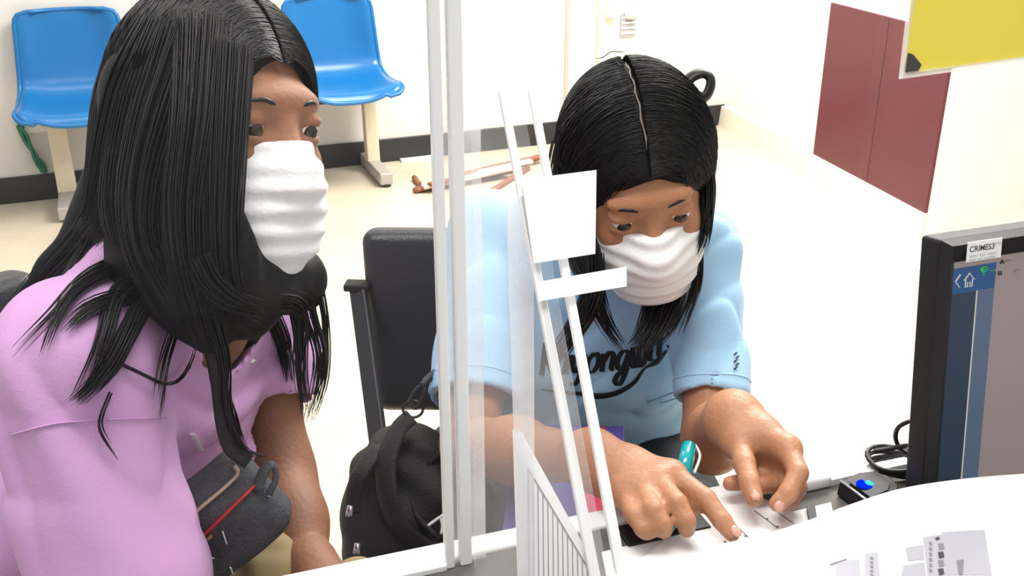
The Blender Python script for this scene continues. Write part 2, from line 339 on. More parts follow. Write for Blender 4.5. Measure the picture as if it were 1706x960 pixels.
# row of plastic seats
BL, BR = on_z(117, 340, 0), on_z(622, 287, 0); BD = nrm(BR-BL); BN = np.array([BD[1], -BD[0], 0])
BO = (BL+BR)/2; HL = float(np.linalg.norm(BR-BL))/2
bench = empty('beam_seating', BO, 'row of blue and purple plastic seats on a shared dark beam', 'bench')
def bp(x, y, z): return BO+BD*x-BN*y+np.array([0, 0, z])          # x along the row, y towards the wall
PROF = spline([(.185, .33), (.178, .285), (.168, .20), (.155, .12), (.135, .05), (.09, .012), (.02, .0), (-.09, .004), (-.17, .012), (-.215, .004), (-.235, -.022)], 30)
def seat_shell(x0, m, z0):
    nv = 25; G = []
    for i, (y, z) in enumerate(PROF):
        t = i/29.; back = max(0, 1-t/.5); hw = .178+.032*min(1, t/.55)
        if t < .10: hw -= .045*(1-math.sqrt(max(0, 1-((.10-t)/.10)**2)))
        if t > .86: hw -= .06*(1-math.sqrt(max(0, 1-((t-.86)/.14)**2)))
        row = []
        for j in range(nv):
            u = -1+2*j/(nv-1); e = abs(u)**3; lip = max(0, abs(u)-.86)/.14
            yy = y-.045*e*min(1, back*1.6)+.02*lip*min(1, back*1.5); zz = z+.035*e*(1-min(1, back*1.4))-.02*lip**2*(1-min(1, back*1.2))
            row.append(bp(x0+u*hw, yy-.10, z0+zz))
        G.append(row)
    o = MB().grid(G).build('seat_shell', m, bench, smooth=True, solid=.007)
    G = np.array(G); rim = list(G[:, 0])+list(G[-1, 1:])+list(G[::-1, -1][1:])+list(G[0, ::-1][1:])
    MB().tube(rim, .0085, 8, caps=False).build('rim', m, o, smooth=True); return o
SZ = .41
for x0, mm in ((-.52, 'blue'), (-.04, 'purple'), (.475, 'blue')): seat_shell(x0, M[mm], SZ)
MB().box(bp(0, .03, SZ-.06), (2*HL+.02, .06, .07), [BD, -BN, [0, 0, 1]]).build('beam', M['darkmetal'], bench, bevel=.004)
for x0 in (-.52, -.04, .475): MB().box(bp(x0, -.05, SZ-.018), (.2, .2, .012), [BD, -BN, [0, 0, 1]]).build('seat_bracket', M['darkmetal'], bench, bevel=.002)
for x0, w in ((-HL, .07), (HL, .055)):
    MB().hexa([bp(x0-w/2, -.03, .05), bp(x0+w/2, -.03, .05), bp(x0+w/2, .03, .05), bp(x0-w/2, .03, .05)], [bp(x0-w/2, -.0, SZ-.025), bp(x0+w/2, .0, SZ-.025), bp(x0+w/2, .05, SZ-.025), bp(x0-w/2, .05, SZ-.025)]).build('leg', M['cream'], bench, bevel=.005)
    ft = MB().box(bp(x0, -.06, .035), (w, .36, .05), [BD, -BN, [0, 0, 1]]).build('foot', M['greymetal'], bench, bevel=.006)
    for y in (-.22, .1): MB().tube([bp(x0, y, 0), bp(x0, y, .012)], .022, 10).build('glide', M['rubber'], ft)

# folded slatted wooden thing lying on the floor
fr = empty('folding_rack', on_z(790, 300, 0), 'folded rack of brown and pale slats lying on the floor by the skirting', 'rack')
rk = random.Random(3)
for i in range(7):
    a = on_z(692+12*i, 316-4*i, .015+.012*(i % 3)); b = on_z(845+10*i, 284-4*i, .02+.012*((i+1) % 3))
    d = nrm(b-a); L = np.linalg.norm(b-a); sd = nrm(np.cross([0, 0, 1], d))
    MB().box((a+b)/2, (L, .035, .014), [d, sd, np.cross(d, sd)]).build('slat', M['wood'] if i % 3 != 1 else M['paleslat'], fr, bevel=.003)
for (x, y), (x2, y2) in (((690, 318), (760, 300)), ((698, 306), (690, 296)), ((800, 330), (880, 280))):
    MB().tube([on_z(x, y, .012), on_z(x2, y2, .012)], .012, 8).build('crossbar', M['wood'], fr, smooth=True)

# ================================================================== DESK AND BARRIERS
DZ = .73
E0 = on_z(570, 957, DZ); E1 = on_z(1500, 762, DZ); ED = nrm(E1-E0); EN = np.array([-ED[1], ED[0], 0])      # EN points to the visitors
def dp(s, o, z=DZ): return np.array([E0[0], E0[1], 0])+ED*s+EN*o+np.array([0, 0, z])
def dbox(mb, s0, s1, o0, o1, z0, z1):
    return mb.hexa([dp(s0, o0, z0), dp(s1, o0, z0), dp(s1, o1, z0), dp(s0, o1, z0)], [dp(s0, o0, z1), dp(s1, o0, z1), dp(s1, o1, z1), dp(s0, o1, z1)])
dk = empty('office_desk', dp(.3, -.3, 0), 'grey topped office desk with a white front edge under the papers', 'desk')
dbox(MB(), -.95, 1.25, -.62, -.012, DZ-.026, DZ).build('desk_top', M['desk'], dk, bevel=.002)
dbox(MB(), -.95, 1.25, -.012, .012, DZ-.028, DZ+.003).build('edge_strip', M['edge'], dk, bevel=.003)
dbox(MB(), -.9, 1.2, -.09, -.07, .28, DZ-.027).build('modesty_panel', M['deskbody'], dk)
for s in (-.9, 1.18): dbox(MB(), s, s+.025, -.6, -.09, 0, DZ-.027).build('side_panel', M['deskbody'], dk)
def s_of(p): return float(np.dot(np.asarray(p)-E0, ED))
def o_of(p): return float(np.dot(np.asarray(p)-E0, EN))
# left clear barrier with its glued joint
pb = on_z(765, 940, DZ); ps, po = s_of(pb), o_of(pb)
lb = empty('acrylic_barrier', dp(ps-.3, po), 'tall clear acrylic barrier in front of the person in pink', 'barrier')
BH = .66
dbox(MB(), ps-.95, ps-.012, po-.002, po+.002, DZ+.004, DZ+BH).build('clear_sheet', M['acr'], lb)
dbox(MB(), ps-.95, ps-.012, po-.006, po+.006, DZ, DZ+.006).build('base_strip', M['acredge'], lb, bevel=.001)
dbox(MB(), ps-.0125, ps-.0045, po-.004, po+.004, DZ, DZ+BH).build('edge_bar', M['acredge'], lb, bevel=.0015)
dbox(MB(), ps+.0005, ps+.0105, po-.004, po+.006, DZ, DZ+BH).build('edge_bar', M['acredge'], lb, bevel=.0015)
dbox(MB(), ps-.0045, ps+.0005, po-.002, po+.002, DZ, DZ+BH).build('glue_joint', M['acr3'], lb)
dbox(MB(), ps+.0105, ps+.023, po-.002, po+.002, DZ, DZ+BH).build('translucent_strip', M['acr3'], lb)
# leaning side panel with two bright edges, holding white notices
def wing(px, py): return on_plane(px, py, WP0, WNn)
w_b1, w_b2 = on_z(995, 985, DZ), on_z(1040, 985, DZ)
WP0 = w_b1; WNn = nrm(np.cross(at(845, 160, .835)-w_b1, ED))
sp = empty('side_panel_stand', (w_b1+w_b2)/2, 'leaning clear acrylic side panel with two bright white edges', 'barrier')
sheet = [wing(792, 965), wing(1018, 985), wing(862, 120), wing(786, 120)]
MB().prism(sheet, WNn*.003).build('clear_sheet', M['acr2'], sp)
MB().prism([wing(844, 330), wing(889, 325), wing(891, 985), wing(866, 985)], WNn*.0025+WNn*.0).build('translucent_strip', M['acr3'], sp)  # translucent strip added in place of the white notice's reflection in the sheet
for (a, b, w) in (((838, 150), (997, 985), 18), ((888, 150), (1042, 985), 18)):
    MB().prism([wing(a[0]-w/2+3, a[1]), wing(a[0]+w/2-3, a[1]), wing(b[0]+w/2, b[1]), wing(b[0]-w/2, b[1])], WNn*.006).build('edge_bar', M['acredge'], sp, bevel=.001)
off = -WNn*.0045 if np.dot(WNn, ray(900, 500)) > 0 else WNn*.0045
def onw(pts, k=1.): return [wing(*p)+off*k for p in pts]
MB().prism(onw([(866, 301), (990, 285), (988, 424), (886, 440)]), off*.15).build('white_notice', M['paper'])
o = bpy.data.objects['white_notice']; tag(o, 'blank white sheet taped across the two bright acrylic edges', 'notice')
o = MB().prism(onw([(889, 471), (1040, 445), (1040, 478), (894, 503)]), off*.15).build('notice_strip', M['paper']); tag(o, 'narrow white paper strip just below the blank white sheet', 'notice')
# upright ruled form leaning on the panel
fm = empty('ruled_form', onw([(900, 970)], 2)[0], 'white ruled form standing upright behind the slanted acrylic edge', 'form')
MB().prism(onw([(857, 716), (868, 722), (1003, 985), (866, 985)], -1.2), off*.15).build('sheet', M['paper'], fm)
MB().prism(onw([(868, 719), (874, 722), (1018, 985), (1003, 985)], -1.6), off*.15).build('sheet', M['paper'], fm)
for i in range(13):
    x = 882+8.2*i; yt = 784+(x-882)*1.62
    if yt > 960: break
    a = onw([(x, yt), (x+1.6, yt+2), (x+3.0, 980), (x+1.4, 980)], -1.0); MB().prism(a, off*.06).build('rule_line', M['ink'], fm)
MB().prism(onw([(881, 782), (883, 781), (985, 950), (983, 952)], -1.0), off*.06).build('rule_line', M['ink'], fm)
# right barrier behind the monitor
qb = on_z(1346, 797, DZ); qs, qo = s_of(qb), min(o_of(qb), -.016)
rb = empty('acrylic_barrier', dp(qs+.4, qo), 'clear acrylic barrier behind the monitor, carrying the yellow card', 'barrier')
dbox(MB(), qs, qs+.8, qo-.002, qo+.002, DZ+.006, DZ+.62).build('clear_sheet', M['acr'], rb)
dbox(MB(), qs, qs+.8, qo-.006, qo+.006, DZ, DZ+.008).build('base_strip', M['acredge'], rb, bevel=.001)
dbox(MB(), qs-.004, qs+.004, qo-.003, qo+.003, DZ+.008, DZ+.09).build('edge_bar', M['acr3'], rb)
dbox(MB(), qs-.03, qs+.012, qo-.008, qo+.008, DZ, DZ+.014).build('foot_clip', M['acredge'], rb, bevel=.004)
# yellow card in a clear sleeve on the right barrier
bn = -EN; yp0 = dp(qs, qo)+bn*.006
def yo(px, py, k=0.): return on_plane(px, py, yp0+bn*k, EN)
yc = empty('yellow_card', yo(1606, 110), 'yellow card in a clear plastic sleeve hanging above the monitor', 'card')
MB().prism([yo(1503, 124), yo(1760, 88), yo(1790, -90), yo(1524, -60)], bn*.0012).build('card', M['yellow'], yc)
MB().prism([yo(1497, 131, .0015), yo(1765, 94, .0015), yo(1765, 86, .0015), yo(1505, 121, .0015)], bn*.002).build('sleeve_edge', M['clearedge'], yc)
MB().prism([yo(1497, 131, .0015), yo(1505, 121, .0015), yo(1530, -60, .0015), yo(1519, -60, .0015)], bn*.002).build('sleeve_edge', M['clearedge'], yc)
MB().prism([yo(1505, 118, .0016), yo(1513, 123, .0016), yo(1529, 119, .0016), yo(1535, 108, .0016), yo(1521, 91, .0016), yo(1513, 88, .0016)], bn*.0004).build('corner_mark', M['grey'] if False else M['bevelp'], yc)

# ------------------------------------------------------------------ monitor
MT = at(1573, 402, .825); MBo = at(1527, 812, .881)
mx = nrm([ED[0], ED[1]+.02, 0]); mu0 = nrm(MT-MBo); mn = nrm(np.cross(mx, mu0)); mu = nrm(np.cross(mn, mx)); mn = mn if mn[1] < 0 else -mn
MHt = float(np.dot(MT-MBo, mu))+.035; MW = .52
def mo(a, b, k=0.): return MT+mx*a-mu*b+mn*k
mon = empty('computer_monitor', mo(MW/2, MHt+.05), 'black computer monitor showing a blue web page, at the right', 'monitor')
MB().hexa([mo(0, MHt, -.028), mo(MW, MHt, -.028), mo(MW, 0, -.028), mo(0, 0, -.028)], [mo(.0, MHt, -.004), mo(MW, MHt, -.004), mo(MW, 0, -.004), mo(0, 0, -.004)]).build('housing', M['plastic'], mon, bevel=.004)
bzl, bzt = .011, .019
bez = [((0, 0), (MW, 0), (MW-bzl, bzt), (bzl, bzt)), ((MW, 0), (MW, MHt), (MW-bzl, MHt-.02), (MW-bzl, bzt)), ((MW, MHt), (0, MHt), (bzl, MHt-.02), (MW-bzl, MHt-.02)), ((0, MHt), (0, 0), (bzl, bzt), (bzl, MHt-.02))]
for q in bez:
    o_, i_ = q[:2], q[2:]
    mb = MB().add([mo(*q[0], -.004), mo(*q[1], -.004), mo(*q[2], -.002), mo(*q[3], -.002), mo(q[0][0]+.0035*(1 if q[0][0] < .1 else -1), q[0][1]+.0035*(1 if q[0][1] < .1 else -1), .006), mo(q[1][0]+.0035*(1 if q[1][0] < .1 else -1), q[1][1]+.0035*(1 if q[1][1] < .1 else -1), .006), mo(*q[2], .001), mo(*q[3], .001)],
        [(0, 1, 5, 4), (4, 5, 6, 7), (7, 6, 2, 3)]).build('bezel', M['plastic'], mon)
def scr(name, a0, a1, b0, b1, m, k, par): return MB().hexa([mo(a0, b1, k), mo(a1, b1, k), mo(a1, b0, k), mo(a0, b0, k)], [mo(a0, b1, k+.0004), mo(a1, b1, k+.0004), mo(a1, b0, k+.0004), mo(a0, b0, k+.0004)]).build(name, m, par)
X0, X1, Y0, Y1 = bzl, MW-bzl, bzt, MHt-.02
screen = scr('screen', X0, X1, Y0, Y1, M['scr_pink'], -.002, mon)
hx = .046
scr('page_header', X0, X0+hx, Y0+.006, Y0+.028, M['scr_blue'], -.0012, screen)
scr('side_menu', X0, X0+.0270, Y0+.028, Y1, M['scr_dark'], -.0012, screen)
scr('divider', X0+.0270, X0+.0284, Y0+.028, Y1, M['scr_line'], -.0011, screen)
scr('tab_strip', X0+.0284, X0+hx, Y0+.028, Y1, M['scr_mid'], -.0012, screen)
scr('title_bar', X0, X1, Y0, Y0+.006, M['scr_line'] if False else M['scr_pink'], -.0012, screen)
def icon(name, pts, m, w=.0009, cl=False):
    P = [mo(X0+a*.88, Y0+b, -.0003) for a, b in pts]; P = P+[P[0]] if cl else P
    return MB().tube(P, w, 6, flat=.4).build(name, m, screen)
icon('back_arrow', [(.0095, .0115), (.0045, .017), (.0095, .0225)], M['scr_line'])
icon('home_icon', [(.0145, .0175), (.0205, .0115), (.0265, .0175)], M['scr_line'])
icon('home_icon', [(.0165, .017), (.0165, .0235), (.019, .0235), (.019, .0195), (.022, .0195), (.022, .0235), (.0245, .0235), (.0245, .017)], M['scr_line'], .0007)
for r in (.0022, .0042, .0062): icon('signal_icon', [(.0375+r*math.sin(t), .0145-r*math.cos(t)) for t in np.linspace(-.85, .85, 9)], M['scr_green'], .0008)
icon('signal_icon', [(.0375, .0145), (.0375, .0152)], M['scr_green'], .0011)
icon('signal_text', [(.0445, .0125), (.0515, .0125)], M['scr_green'], .0005)
icon('warning_icon', [(.0565, .0075), (.0585, .0045), (.0605, .0075)], M['inkdark'], .0009, True)
icon('lock_icon', [(.0555, .0145), (.0585, .0145), (.0585, .0175), (.0555, .0175)], M['inkdark'], .0008, True)
for k in range(5): icon('toolbar_text', [(.0625+.012*k, .006+.010*(k % 2)), (.0695+.012*k, .006+.010*(k % 2))], M['ink'], .0009)
# sticker
ST0 = (.0185, .0022); stw, sth = .035, .0165
stk = MB().hexa([mo(ST0[0], ST0[1]+sth, .0055), mo(ST0[0]+stw, ST0[1]+sth, .0055), mo(ST0[0]+stw, ST0[1], .0055), mo(ST0[0], ST0[1], .0055)], [mo(ST0[0], ST0[1]+sth, .0065), mo(ST0[0]+stw, ST0[1]+sth, .0065), mo(ST0[0]+stw, ST0[1], .0065), mo(ST0[0], ST0[1], .0065)]).build('asset_sticker', M['paper'], mon)
def text_mesh(txt, name, org, ex, ey, en, size, m, parent, extr=.0001, shear=0., bold=0.):
    cu = bpy.data.curves.new(name, 'FONT'); cu.body = txt; cu.size = 1; cu.extrude = .0; cu.shear = shear; cu.offset = bold
    to = bpy.data.objects.new(name+'_tmp', cu); COL.objects.link(to); dg = bpy.context.evaluated_depsgraph_get(); me = bpy.data.meshes.new_from_object(to.evaluated_get(dg))
    bpy.data.objects.remove(to, do_unlink=True); bpy.data.curves.remove(cu)
    for v in me.vertices: v.co = Vector(org+ex*v.co.x*size+ey*v.co.y*size+en*extr)
    o = link(name, me, m, parent, False); return o
text_mesh('CRIMES3', 'lettering', mo(ST0[0]+.0018, ST0[1]+.0082, .0066), mx, mu, mn, .0068, M['inkdark'], stk, bold=.012)
for r in range(2):
    x = .002
    for w in ((.008, .006, .010), (.007, .004, .012))[r]:
        MB().tube([mo(ST0[0]+x, ST0[1]+.0115+.0035*r, .0066), mo(ST0[0]+x+w, ST0[1]+.0115+.0035*r, .0066)], .0005, 5, flat=.3).build('small_print', M['ink'], stk); x += w+.0022
MB().tube([mo(ST0[0]+.0265, ST0[1]+.0035, .0066), mo(ST0[0]+.034, ST0[1]+.0035, .0066)], .0004, 5, flat=.3).build('small_print', M['ink'], stk)
MB().box(mo(MW/2, MHt*.55, -.045), (.07, .16, .03), [mx, mu, mn]).build('stand_neck', M['plastic'], mon, bevel=.004)
c = mo(MW/2, MHt, -.03); MB().box((c[0]+.01, c[1]-.045, DZ+.008), (.24, .12, .014), [mx, [-mx[1], mx[0], 0], [0, 0, 1]]).build('stand_base', M['plastic'], mon, bevel=.004)

# ------------------------------------------------------------------ fingerprint reader, cables
sc0 = on_z(1441, 836, DZ+.0); sx = nrm([.90, .43, 0]); sy = np.array([-sx[1], sx[0], 0])
fp = empty('fingerprint_reader', sc0, 'small black fingerprint reader with a glowing blue window on the desk', 'scanner')
def sq(a, b, z): return sc0+sx*a+sy*b+np.array([0, 0, z])
out = [(-.017, -.026), (-.017, .018), (.008, .02), (.020, .014), (.026, .002), (.024, -.014), (.010, -.026)]
MB().add([sq(a*1.05, b*1.05, .001) for a, b in out]+[sq(a, b, .016+.004*(a+.017)/.04) for a, b in out], [tuple(range(7))[::-1], tuple(range(7, 14))]+[(i, (i+1) % 7, (i+1) % 7+7, i+7) for i in range(7)]).build('body', M['plastic'], fp, bevel=.002)
MB().tube([sq(-.017, -.024, .0175), sq(-.017, .017, .0175)], .0012, 6).build('chrome_trim', M['steel'], fp, smooth=True)
MB().add([sq(a*.72, b*.66, .0185+.004*(a+.017)/.04) for a, b in out], [tuple(range(7))]).build('window', M['plastic'], fp, solid=.0006)
gl = MB().add([sq(-.003+.009*math.cos(t), .0+.0075*math.sin(t), .0202) for t in np.linspace(0, 6.0, 14)], [tuple(range(14))]).build('glow', M['led'], fp, solid=.0004)
MB().add([sq(.001+.004*math.cos(t), -.001+.004*math.sin(t), .0208) for t in np.linspace(0, 6.0, 12)], [tuple(range(12))]).build('glow_core', M['ledcore'], gl, solid=.0003)
cc = on_z(1490, 785, DZ)
cb = empty('cable_coil', cc, 'coil of thin black cable on the desk beside the monitor', 'cable')
for k in range(4):
    P = [cc+np.array([(.022+.002*k)*math.cos(t), (.016+.002*k)*math.sin(t), .004+.0035*k+.002*math.sin(2*t+k)]) for t in np.linspace(0, 2*math.pi, 26)]
    MB().tube(P, .0022, 6).build('loop', M['rubber'], cb, smooth=True)
MB().tube(spline([at(1456, 752, .955), at(1485, 747, .95), at(1512, 742, .94)], 12), .0022, 6).build('loose_end', M['rubber'], cb, smooth=True)
MB().tube(spline([at(1515, 702, .93), at(1497, 712, .94), at(1492, 730, .95), at(1500, 748, .95), at(1514, 756, .945)], 14), .0022, 6).build('loose_end', M['rubber'], cb, smooth=True)

# ------------------------------------------------------------------ papers
def sheet_pts(name, P, m, par=None, th=.0006): return MB().prism(P, np.array([0, 0, th])).build(name, m, par)
fz = DZ+.002
form = empty('desk_form', on_z(1230, 880, fz), 'white printed form being signed under the two hands', 'form')
f1 = [on_z(1226, 811, fz), on_z(1322, 855, fz), on_z(1420, 985, fz), on_z(1010, 985, fz), on_z(1100, 905, fz)]
sheet_pts('sheet', f1, M['paper'], form)
for (a, b) in (((1222, 872), (1252, 900)), ((1257, 851), (1296, 880)), ((1288, 848), (1322, 872))):
    A, B = on_z(*a, fz+.0009), on_z(*b, fz+.0009); MB().tube([A, B], .0006, 5, flat=.2).build('rule_line', M['ink'], form)
for (x, y) in ((1276, 864), (1293, 877), (1240, 893), (1206, 902)): MB().tube([on_z(x, y, fz+.0009), on_z(x+4, y+1, fz+.0009)], .0008, 5, flat=.2).build('pen_mark', M['inkdark'], form)
o = sheet_pts('paper_sheet', [on_z(1002, 921, DZ+.0005), on_z(1128, 890, DZ+.0005), on_z(1200, 985, DZ+.0005), on_z(1015, 985, DZ+.0005)], M['paper']); tag(o, 'white sheet lying under the pointing hand at the desk edge', 'paper')
o = sheet_pts('paper_slip', [on_z(1318, 854, DZ+.001), on_z(1384, 838, DZ+.001), on_z(1390, 868, DZ+.001), on_z(1335, 888, DZ+.001)], M['paper']); tag(o, 'small white slip with a dark clip beside the fingerprint reader', 'paper')
ck = MB().prism([on_z(1343, 846, DZ+.0035), on_z(1357, 843, DZ+.0035), on_z(1361, 866, DZ+.0035), on_z(1349, 872, DZ+.0035)], (0, 0, .002)).build('clip', M['plastic']); tag(ck, 'dark flat clip on the small white slip', 'clip')
bs = dbox(MB(), s_of(on_z(1030, 890, DZ)), s_of(on_z(1165, 860, DZ)), -.045, -.018, DZ+.0002, DZ+.004).build('black_ruler', M['plastic'], bevel=.001); tag(bs, 'flat black strip lying at the desk edge under the curled fingers', 'ruler')
# big bowed sheet in the foreground
big = empty('bowed_sheet', on_z(1500, 900, DZ), 'large bowed white sheet with grey print in the right foreground', 'paper')
far = [(1180, 912, .853), (1262, 893, .862), (1340, 870, .872), (1420, 840, .862), (1500, 815, .838), (1600, 799, .808), (1706, 790, .785), (1800, 786, .77)]
FE = spline([at(*p) for p in far], 40); G = []
for v in np.linspace(0, 1, 14):
    row = []
    for i, p in enumerate(FE):
        q = p+np.array([-.05*v, -.30*v, 0]); q[2] = DZ+.003+(p[2]-DZ-.003)*(1-.55*v**1.3)+.004*math.sin(v*3)*i/40; row.append(q)
    G.append(row)
G = np.array(G); G[:, :, 2] = np.maximum(G[:, :, 2], DZ+.003)
bo = MB().grid(G).build('sheet', M['paper'], big, smooth=True, solid=.0006)
bvb = BVHTree.FromPolygons([Vector(p) for p in G.reshape(-1, 3)], [(i*40+j, i*40+j+1, (i+1)*40+j+1, (i+1)*40+j) for i in range(13) for j in range(39)])
def on_big(px, py, h=.0008):
    r = Vector(ray(px, py)).normalized(); hit = bvb.ray_cast(Vector(CC), r); return None if hit[0] is None else np.array(hit[0])+np.array([0, 0, h])
def patch(quad, m, name, h=.0007, n=6):
    q = np.array(quad, float); P = []
    for i in range(n+1):
        row = []
        for j in range(n+1):
            a = q[0]+(q[1]-q[0])*j/n; b = q[3]+(q[2]-q[3])*j/n; c = a+(b-a)*i/n; w = on_big(c[0], c[1], h)
            if w is None: return
            row.append(w)
        P.append(row)
    MB().grid(P).build(name, m, big)
patch([(1568, 888), (1640, 884), (1652, 960), (1575, 960)], M['inklight'], 'grey_block')
patch([(1537, 897), (1572, 891), (1578, 962), (1545, 962)], M['inklight'], 'text_bar', .0008)
patch([(1391, 937), (1431, 933), (1434, 965), (1392, 965)], M['inklight'], 'grey_block')
patch([(1440, 924), (1462, 921), (1466, 965), (1441, 965)], M['inklight'], 'text_bar')
patch([(1508, 914), (1538, 909), (1540, 934), (1512, 936)], M['inklight'], 'grey_block', .0007)
for k in range(4):   # heavy marks down the bar
    y = 908+14*k; patch([(1562, y), (1571, y-1), (1573, y+9), (1564, y+11)], M['inkdark'] if k % 2 else M['ink'], 'print_mark', .0011, 2)
for k in range(6): y = 905+9*k; patch([(1547, y), (1552, y), (1553, y+5), (1548, y+6)], M['ink'], 'print_mark', .0011, 2)
for k in range(5): y = 930+7*k; patch([(1449, y), (1454, y), (1455, y+4), (1450, y+4)], M['ink'], 'print_mark', .0011, 2)
patch([(1557, 899), (1563, 896), (1566, 900), (1560, 903)], M['inkdark'], 'print_mark', .0011, 2)
patch([(1593, 936), (1605, 934), (1603, 960), (1597, 960)], M['ink'], 'print_mark', .0011, 3)
patch([(1382, 941), (1410, 932), (1411, 934), (1383, 944)], M['ink'], 'print_mark', .0009, 3)
patch([(1505, 944), (1540, 938), (1543, 966), (1500, 966)], M['inklight'], 'grey_block', .0007, 3)

# ================================================================== OFFICE CHAIRS
def office_chair(name, label, seat_c, yaw, sw, sdp, back_w, back_h, back_z, lean, seat_z, bo=.02, bx=0.):
    t = empty(name, (seat_c[0], seat_c[1], 0), label, 'chair', None)
    fx = np.array([math.cos(yaw), math.sin(yaw), 0]); fy = np.array([-fx[1], fx[0], 0]); Z = np.array([0, 0, 1.]); c0 = np.array([seat_c[0], seat_c[1], 0])
    q = lambda a, b, z: c0+fx*a+fy*b+Z*z          # b grows towards the back
    MB().box(q(0, 0, seat_z-.04), (sw, sdp, .08), [fx, fy, Z]).build('seat', M['leather'], t, bevel=.03, seg=4)
    bu = nrm(Z+fy*lean); bnn = np.cross(fx, bu); bc = q(bx, sdp/2+bo, back_z+back_h/2)
    F = Field(bc-.4, bc+.4, .006)
    X, Y, Zg = F.xyz((slice(None),)*3); a = (X-bc[0])*fx[0]+(Y-bc[1])*fx[1]+(Zg-bc[2])*fx[2]; b = (X-bc[0])*bnn[0]+(Y-bc[1])*bnn[1]+(Zg-bc[2])*bnn[2]; c = (X-bc[0])*bu[0]+(Y-bc[1])*bu[1]+(Zg-bc[2])*bu[2]
    b = b-.5*a*a; r = .022; hx, hz = back_w/2*(1-.10*np.clip((.5-c/back_h), 0, 1)), back_h/2
    qa, qb, qc = np.abs(a)-hx+r, np.abs(b)-.03+r, np.abs(c)-hz+r
    F.D = (np.sqrt(np.maximum(qa, 0)**2+np.maximum(qb, 0)**2+np.maximum(qc, 0)**2)+np.minimum(np.maximum(np.maximum(qa, qb), qc), 0)-r).astype(np.float32)
    link('backrest', smooth_mesh(F.mesh('backrest')), M['leather'], t)
    MB().tube(spline([q(0, 0, seat_z-.09), q(0, sdp/2+.03, seat_z-.08), bc-bu*back_h*.3+bnn*.05*(1 if np.dot(bnn, fy) > 0 else -1)], 12), .022, 8).build('back_support', M['darkmetal'], t, smooth=True)
    MB().tube([q(0, 0, .08), q(0, 0, .2), q(0, 0, .21), q(0, 0, seat_z-.08)], [.03, .03, .02, .02], 14).build('gas_column', M['darkmetal'], t, smooth=True)
    for k in range(5):
        an = yaw+2*math.pi*k/5+.3; d = np.array([math.cos(an), math.sin(an), 0]); MB().tube([q(0, 0, .10), q(0, 0, .085)+d*.14, q(0, 0, .07)+d*.27], [.028, .024, .018], 8).build('base_arm', M['darkmetal'], t, smooth=True)
        w = nrm(np.cross(d, Z)); cpt = q(0, 0, .028)+d*.26; MB().tube([cpt-w*.018, cpt+w*.018], .027, 14).build('caster', M['rubber'], t, smooth=True)
    return t, q, bu, fx
seatA = on_z(1140, 725, .42); seatB = on_z(1218, 812, .42)
ch2, q2, bu2, fx2 = office_chair('office_chair', 'black leather office chair behind the person in light blue, bag on its seat', (.075, 1.33), math.radians(-4), .46, .44, .37, .31, .41, .18, .37, bo=-.015, bx=-.15)
# flat steel upright beside the backrest
ba, bb_ = at(596, 476, 1.66), at(632, 748, 1.56); bd = nrm(bb_-ba)
MB().box((ba+bb_)/2, (float(np.linalg.norm(bb_-ba)), .030, .012), [bd, nrm(np.cross(bd, [0.3, 1, 0])), nrm(np.cross(bd, np.cross(bd, [0.3, 1, 0])))]).build('arm_upright', M['darkmetal'], ch2, bevel=.003)
MB().box(ba, (.042, .03, .012), [fx2, [-fx2[1], fx2[0], 0], [0, 0, 1]]).build('arm_cap', M['plastic'], ch2, bevel=.003)
MB().box(bb_+np.array([.07, .0, -.06]), (.2, .04, .015), [fx2, [-fx2[1], fx2[0], 0], [0, 0, 1]]).build('arm_bracket', M['darkmetal'], ch2, bevel=.003)
ch1, q1, _, _ = office_chair('office_chair', 'black office chair whose back shows behind the pink shirt at far left', (-.47, .86), math.radians(60), .44, .42, .36, .33, .50, .05, .40)

# ================================================================== BLACK BAG ON THE SEAT
bag = empty('shoulder_bag', at(670, 950, 1.27), 'black nylon bag with a clipped strap on the chair beside the light blue shirt', 'bag')
F = Field(at(700, 800, 1.27)-.26, at(700, 800, 1.27)+.26, .0045)
F.add([ell(at(690, 850, 1.29), (.085, .06, .115), k=.02), ell(at(660, 905, 1.27), (.065, .06, .075), k=.03), ell(at(735, 880, 1.29), (.075, .06, .10), k=.03), cone(at(665, 745, 1.28), at(640, 830, 1.27), .022, .04, .03), cone(at(612, 800, 1.27), at(620, 920, 1.26), .018, .03, .02)])
F.disp(lambda X, Y, Z: .0025*np.sin(70*X+30*Z+8*np.sin(20*Z))+.002*np.sin(90*Z-40*X))
F.cut((0, 0, .375), (0, 0, -1))
link('body', smooth_mesh(F.mesh('body'), 1), M['nylon'], bag)
MB().tube(spline([at(686, 694, 1.22), at(664, 715, 1.215), at(645, 760, 1.20), at(645, 820, 1.19), at(665, 875, 1.19), at(700, 905, 1.20), at(740, 925, 1.21)], 30), .017, 8, flat=.3).build('strap', M['nylon'], bag, smooth=True)
MB().tube(spline([at(632, 745, 1.22), at(600, 790, 1.20), at(588, 830, 1.20), at(590, 855, 1.20)], 14), [.012]*14, 8, flat=.4).build('side_flap', M['nylon'], bag, smooth=True)
rc = at(688, 682, 1.22); MB().tube([rc+np.array([.012*math.cos(t), .004*math.sin(t), .009*math.sin(t)]) for t in np.linspace(0, 6.283, 22)], .0018, 6).build('ring', M['darkmetal'], bag, smooth=True)
cr = [at(690, 680, 1.215), at(684, 668, 1.215), at(690, 655, 1.215), at(701, 643, 1.215), at(707, 648, 1.215), at(703, 664, 1.215), at(695, 678, 1.215)]
MB().tube(spline(cr+[cr[0]], 30), .0028, 8).build('carabiner', M['darkmetal'], bag, smooth=True)
MB().tube(spline([at(702, 645, 1.215), at(712, 632, 1.225), at(735, 615, 1.26), at(765, 600, 1.30)], 10), .005, 6).build('webbing', M['nylon'], bag, smooth=True)
